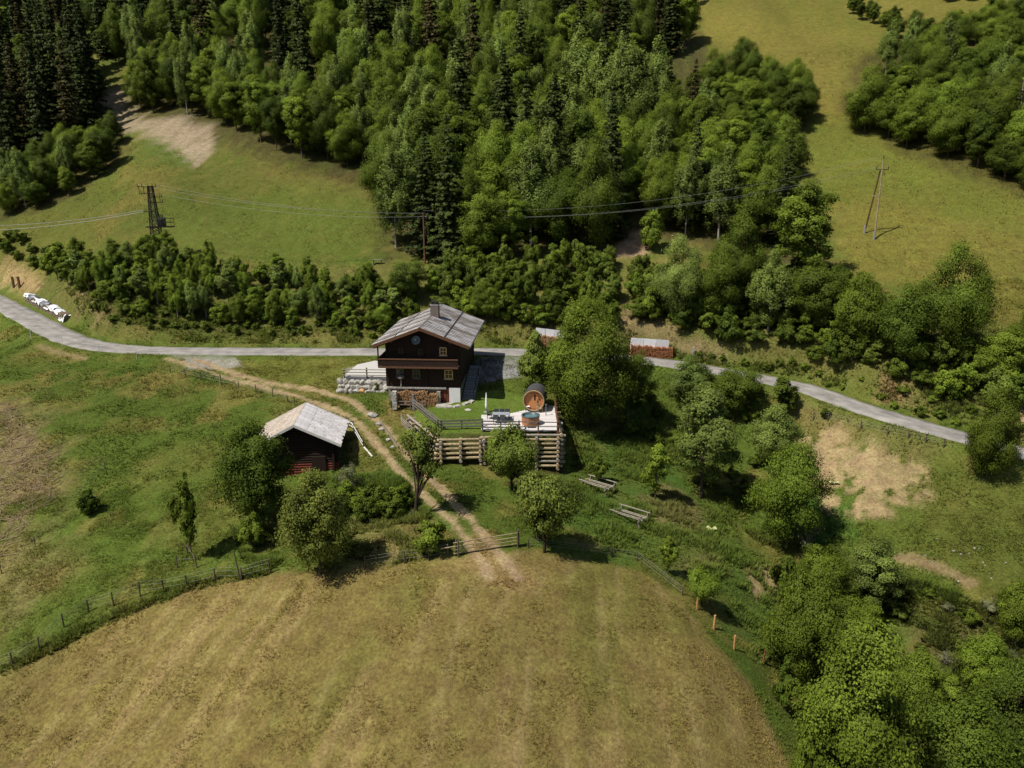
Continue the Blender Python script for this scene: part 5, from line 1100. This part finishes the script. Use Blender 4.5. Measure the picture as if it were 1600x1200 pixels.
for z in (9.0, 9.8):
    MB().beam((1.5, -.3, z), (1.5, .3, z), .05, .05).build('switch_frame', 'iron', tw); MB().beam((1.2, 0, z - .1), (1.2, 0, z + .7), .05, .05).build('switch_frame', 'iron', tw)
def pole_top(P, h_): return Vector(P) + Vector((0, 0, h_))
AP = ground(1366, 374); ap = empty('a_frame_pole', AP, 'pale two legged wooden power pole standing in the upper pasture', 'power pole'); f2 = Vector(ground(1351, 364)) - Vector(AP); TOPH = 12.3; tp2 = Vector((-.15, .2, TOPH))
MB().cyl((0, 0, .5), tp2, .15, .11, 8).build('pole', 'pale_wood', ap); MB().cyl(f2 + Vector((0, 0, .4)), tp2 * .86 + Vector((-.25, .1, 0)), .14, .11, 8).build('strut', 'brown_wood', ap)
for q in (Vector((0, 0, 0)), f2): MB().box(q + Vector((-.12, -.12, .45)), (.22, .25, 1.7)).build('footing', 'concrete', ap)
MB().beam(tp2 * .55 + Vector((-1.0, .1, 0)), tp2 * .55 + Vector((.3, 0, 0)), .14, .16).build('tie_beam', 'pale_wood', ap); MB().beam(tp2 * .87 + Vector((-.95, 0, 0)), tp2 * .87 + Vector((.95, 0, 0)), .1, .1).build('cross_arm', 'iron', ap)
for q in (tp2, tp2 * .87 + Vector((-.9, 0, 0)), tp2 * .87 + Vector((.9, 0, 0))): MB().cyl(q, q + Vector((0, 0, .5)), .09, .06, 7).build('insulator', 'iron', ap)
SPp = ground(664, 412); sp_h = CAM_H - SPp[1] * math.tan(PITCH + math.atan((332 - 600) / FPX)) - SPp[2]
spo = empty('power_pole', SPp, 'single reddish wooden power pole at the forest edge above the chalet', 'power pole'); MB().cyl((0, 0, -.5), (0, 0, sp_h), .16, .11, 8).build('pole', 'red_pole', spo); MB().beam((-.7, 0, sp_h - .9), (.7, 0, sp_h - .9), .09, .09).build('cross_arm', 'iron', spo)
for q in ((0, sp_h), (-.65, sp_h - .88), (.65, sp_h - .88)): MB().cyl((q[0], 0, q[1]), (q[0], 0, q[1] + .3), .07, .05, 6).build('insulator', 'iron', spo)
def wire(a, b, sag, label, group, r_=.016):
    a = Vector(a); b = Vector(b); mb = MB(); n_ = 16; pts = [a.lerp(b, i / n_) - Vector((0, 0, sag * 4 * (i / n_) * (1 - i / n_))) - a for i in range(n_ + 1)]
    for p, q in zip(pts[:-1], pts[1:]): mb.cyl(p, q, r_, n=4)
    o = mb.build('power_line', 'wire'); o.location = a; tag(o, label, 'power line', group)
TV = Vector(TB); SV = Vector(SPp); AV = Vector(AP)
for x, z in ((-1.85, 11.7), (.85, 11.7), (1.45, 10.2)): wire(TV + Vector((x, 0, z)), SV + Vector((x * .35, 0, sp_h - (.6 if z < 11 else .1))), 1.2, 'thin wire strung from the lattice tower to the reddish pole', 'wires from tower to pole')
for x, dz in ((-.65, -.6), (.65, -.6), (0, .3)): wire(SV + Vector((x, 0, sp_h + dz)), AV + tp2 * (.87 if x else 1) + Vector((x * 1.35, 0, .45)), 2.6, 'thin wire strung from the reddish pole to the two legged pole', 'wires from pole to pole', .013)
for k in (0, 1): wire(TV + Vector((-1.5, 0, 7.6 + .25 * k)), at_Y(-60, 362 - 8 * k, 108), .6, 'pale insulated cable running from the lattice tower to the left', 'cables to the left', .035)
P = ground(590, 413); bb = empty('trough_board', P, 'small grey board table at the lower edge of the upper meadow', 'board'); MB().box((0, 0, .75), (1.6, .5, .08)).build('top', 'grey_wood', bb)
for x in (-.6, .6): MB().box((x, 0, .3), (.1, .4, .85)).build('leg', 'old_post', bb)
P = ground(1546, 40); wb = empty('shrine_box', P, 'small white box far up beside the upper hedge', 'box'); MB().box((0, 0, .6), (1.6, 1.0, 1.4)).build('box_body', 'plaster', wb); MB().prism([(-1.0, 1.3), (1.0, 1.3), (0, 1.8)], -.6, .6).build('roof', 'dgrey_wood', wb)
P = ground(1556, 40)
for x in (1546, 1562): tree(ground(x, 38), 5.5, .8, 'thuja', 'column_conifer', 'dark slim column conifer beside the small white box', 'tree', 'column conifers by the white box', 'needle')
for (x, y), lb in zip(((1111, 828), (1302, 756)), ('pale yellow sheet crumpled in the grass of the gully slope', 'pale yellow sheet crumpled on the bare soil patch')):
    P = ground(x, y); r = random.Random(x); V = [((i - 1.5) * .3 + r.uniform(-.1, .1), (j - 1) * .28 + r.uniform(-.1, .1), .12 + r.uniform(-.06, .2)) for j in range(3) for i in range(4)]
    o = MB().add(V, [(j * 4 + i, j * 4 + i + 1, j * 4 + i + 5, j * 4 + i + 4) for j in range(2) for i in range(3)]).build('plastic_sheet', 'yellow_cloth'); o.location = tuple(P); tag(o, lb, 'sheet')
r = random.Random(12)
for k in range(16):
    x = r.gauss(1510, 45); y = r.gauss(862, 26); 
    if x > 1590: continue
    P = ground(x, y); s_ = r.uniform(.12, .26); o = place_stone(P + np.array([0, 0, .03]), (s_ * 1.4, s_, s_ * .7), None, 'field_stone'); tag(o, 'small pale stone scattered on the lower right pasture', 'stone', 'stones scattered on the pasture')

# ------------------------------------------------------------------ grass, weeds and brush (uncountable)
grm, t, b = new_mat('grass_blades'); L = t.links.new
at_ = t.nodes.new('ShaderNodeAttribute'); at_.attribute_name = 'Col'; L(at_.outputs['Color'], b.inputs['Base Color']); b.inputs['Roughness'].default_value = .8; b.inputs['Specular IOR Level'].default_value = .15
ge = t.nodes.new('ShaderNodeNewGeometry'); vm = t.nodes.new('ShaderNodeVectorMath'); vm.operation = 'SCALE'; vm.inputs['Scale'].default_value = .3; L(ge.outputs['Normal'], vm.inputs[0])
va = t.nodes.new('ShaderNodeVectorMath'); va.operation = 'ADD'; va.inputs[1].default_value = (0, -.15, .9); L(vm.outputs[0], va.inputs[0]); vn = t.nodes.new('ShaderNodeVectorMath'); vn.operation = 'NORMALIZE'; L(va.outputs[0], vn.inputs[0]); L(vn.outputs[0], b.inputs['Normal'])
tr = t.nodes.new('ShaderNodeBsdfTranslucent'); mx = t.nodes.new('ShaderNodeMixShader'); mx.inputs[0].default_value = .25; L(at_.outputs['Color'], tr.inputs[0]); L(b.outputs[0], mx.inputs[1]); L(tr.outputs[0], mx.inputs[2]); L(mx.outputs[0], t.nodes['Material Output'].inputs['Surface'])
def grass(name, X, Y, hgt, wid, blades, tint, seed, green=0.0):
    r = np.random.default_rng(seed); C, fw, bare, tw_ = colour_at(X, Y)
    hn = smooth(.35, .7, fbm(X * .5 + 4, Y * .5, 3))
    hh = hgt * (.35 + 1.0 * hn) * np.where(fw > .5, .5, 1.0)
    keep = (bare < .3) & (tw_ < .3) & (r.random(len(X)) < np.where(fw > .5, .7, 1))
    X, Y, C, hh = X[keep], Y[keep], C[keep], hh[keep]; Z = np.concatenate([H(X[i:i + 40000], Y[i:i + 40000]) for i in range(0, len(X), 40000)]) - .03
    n_ = len(X); C = C * (1 - green) + GREEN[None] * green * 1.1; fw = fw[keep]; C = C * np.where(fw > .5, r.uniform(.6, 1.6, n_), r.uniform(.78, 1.36, n_))[:, None] * np.array([1.04, 1.03, .9])
    Vs = []; Cs = []
    for k in range(blades):
        an = r.uniform(0, 2 * math.pi, n_); ln = r.uniform(.3, .9, n_); d = np.stack([np.cos(an), np.sin(an)], 1); off = d * (wid * r.uniform(0, 1, n_))[:, None]
        sd_ = np.stack([-d[:, 1], d[:, 0]], 1) * (wid * r.uniform(.35, .7, n_))[:, None]; h2 = hh * r.uniform(.6, 1.2, n_)
        B = np.stack([X + off[:, 0], Y + off[:, 1], Z], 1)
        v0 = B.copy(); v0[:, :2] += sd_; v1 = B.copy(); v1[:, :2] -= sd_; v2 = B.copy(); v2[:, :2] += d * (h2 * ln)[:, None]; v2[:, 2] += h2
        Vs.append(np.stack([v0, v1, v2], 1)); c3 = np.repeat(C[:, None], 3, 1); Cs.append(c3)
    V = np.concatenate(Vs).reshape(-1, 3); Cc = np.concatenate(Cs).reshape(-1, 3); F = np.arange(len(V)).reshape(-1, 3)
    o = link(name, np_mesh(name, V, F, grm, color=np.concatenate([np.clip(Cc, 0, 1), np.ones((len(Cc), 1))], 1))); tag(o, None, None, None, 'stuff'); return o
def frustum_pts(n_, y0, y1, seed, pad=6):
    r = np.random.default_rng(seed); Y = np.sqrt(r.uniform(y0 ** 2, y1 ** 2, n_)); X = r.uniform(-1, 1, n_) * (Y * .78 + pad); return X, Y
g1 = grass('meadow_grass', *frustum_pts(150000, 30, 62, 1), .2, .055, 4, 1, 1); tag(g1, 'short tufted grass of the near field and slopes', 'grass')
g2 = grass('slope_grass', *frustum_pts(110000, 62, 102, 2), .24, .07, 4, 1, 2); tag(g2, 'uneven grass around the chalet and the road', 'grass')
g3 = grass('upper_grass', *frustum_pts(100000, 102, 200, 3), .17, .1, 3, 1, 3); tag(g3, 'long grass of the upper meadows above the road', 'grass')
# taller weeds
def weeds(poly, n_, hgt, wid, seed, label, bl=7):
    W = np.array(gpoly(poly)); r = np.random.default_rng(seed); X = r.uniform(W[:, 0].min(), W[:, 0].max(), n_ * 4); Y = r.uniform(W[:, 1].min(), W[:, 1].max(), n_ * 4); m = poly_sd(W, X, Y) > 0; m &= fbm(X * .4 + seed, Y * .4, 3) > .42
    X, Y = X[m][:n_], Y[m][:n_]; o = grass('tall_weeds', X, Y, hgt * .75, wid * .8, bl, 1, seed, .55); tag(o, label, 'weeds')
weeds([(900, 690), (1000, 660), (1200, 780), (1230, 1000), (1190, 1040), (1080, 900), (960, 860), (880, 790)], 9000, .6, .14, 41, 'lush knee high weeds on the slope right of the gate')
weeds([(520, 750), (640, 745), (700, 860), (600, 890), (540, 870)], 3500, .6, .14, 42, 'lush weeds between barn and gate')
weeds([(100, 450), (300, 500), (640, 510), (640, 535), (300, 535), (140, 515)], 6000, .6, .14, 43, 'rough herbs on the bank above the left road')
weeds([(700, 500), (960, 510), (1250, 570), (1600, 640), (1600, 690), (1440, 650), (1250, 588), (1000, 548), (760, 535)], 8000, .65, .15, 44, 'rough herbs on the bank above the right road')
weeds([(0, 1040), (150, 970), (300, 900), (430, 880), (440, 895), (300, 922), (150, 985), (0, 1060)], 2500, .6, .12, 45, 'tall green grass strip along the left field fence')
weeds([(1250, 870), (1400, 900), (1600, 980), (1600, 1100), (1400, 1060), (1260, 960)], 6000, .7, .16, 46, 'rough olive herbs on the gully slope')
weeds([(360, 820), (440, 830), (440, 890), (380, 880)], 1200, .55, .13, 47, 'weeds under the large tree by the barn')
# dead branches on the left slope
r = np.random.default_rng(5); W = np.array(gpoly([(-30, 620), (20, 640), (70, 690), (90, 770), (40, 830), (-30, 900)])); mb = MB(); n_ = 0
while n_ < 420:
    x, y = r.uniform(W[:, 0].min(), W[:, 0].max()), r.uniform(W[:, 1].min(), W[:, 1].max())
    if poly_sd(W, np.array([x]), np.array([y]))[0] < 0: continue
    n_ += 1; l = r.uniform(.5, 2.2); an = r.uniform(0, 3.14); z = Hs(x, y) + .05; mb.cyl((x, y, z), (x + l * math.cos(an), y + l * math.sin(an), Hs(x + l * math.cos(an), y + l * math.sin(an)) + r.uniform(.03, .35)), r.uniform(.015, .045), .01, 4, False)
tag(mb.build('brush_litter', 'twig', None, 'stuff'), 'dead branches strewn over the left meadow slope', 'brush')
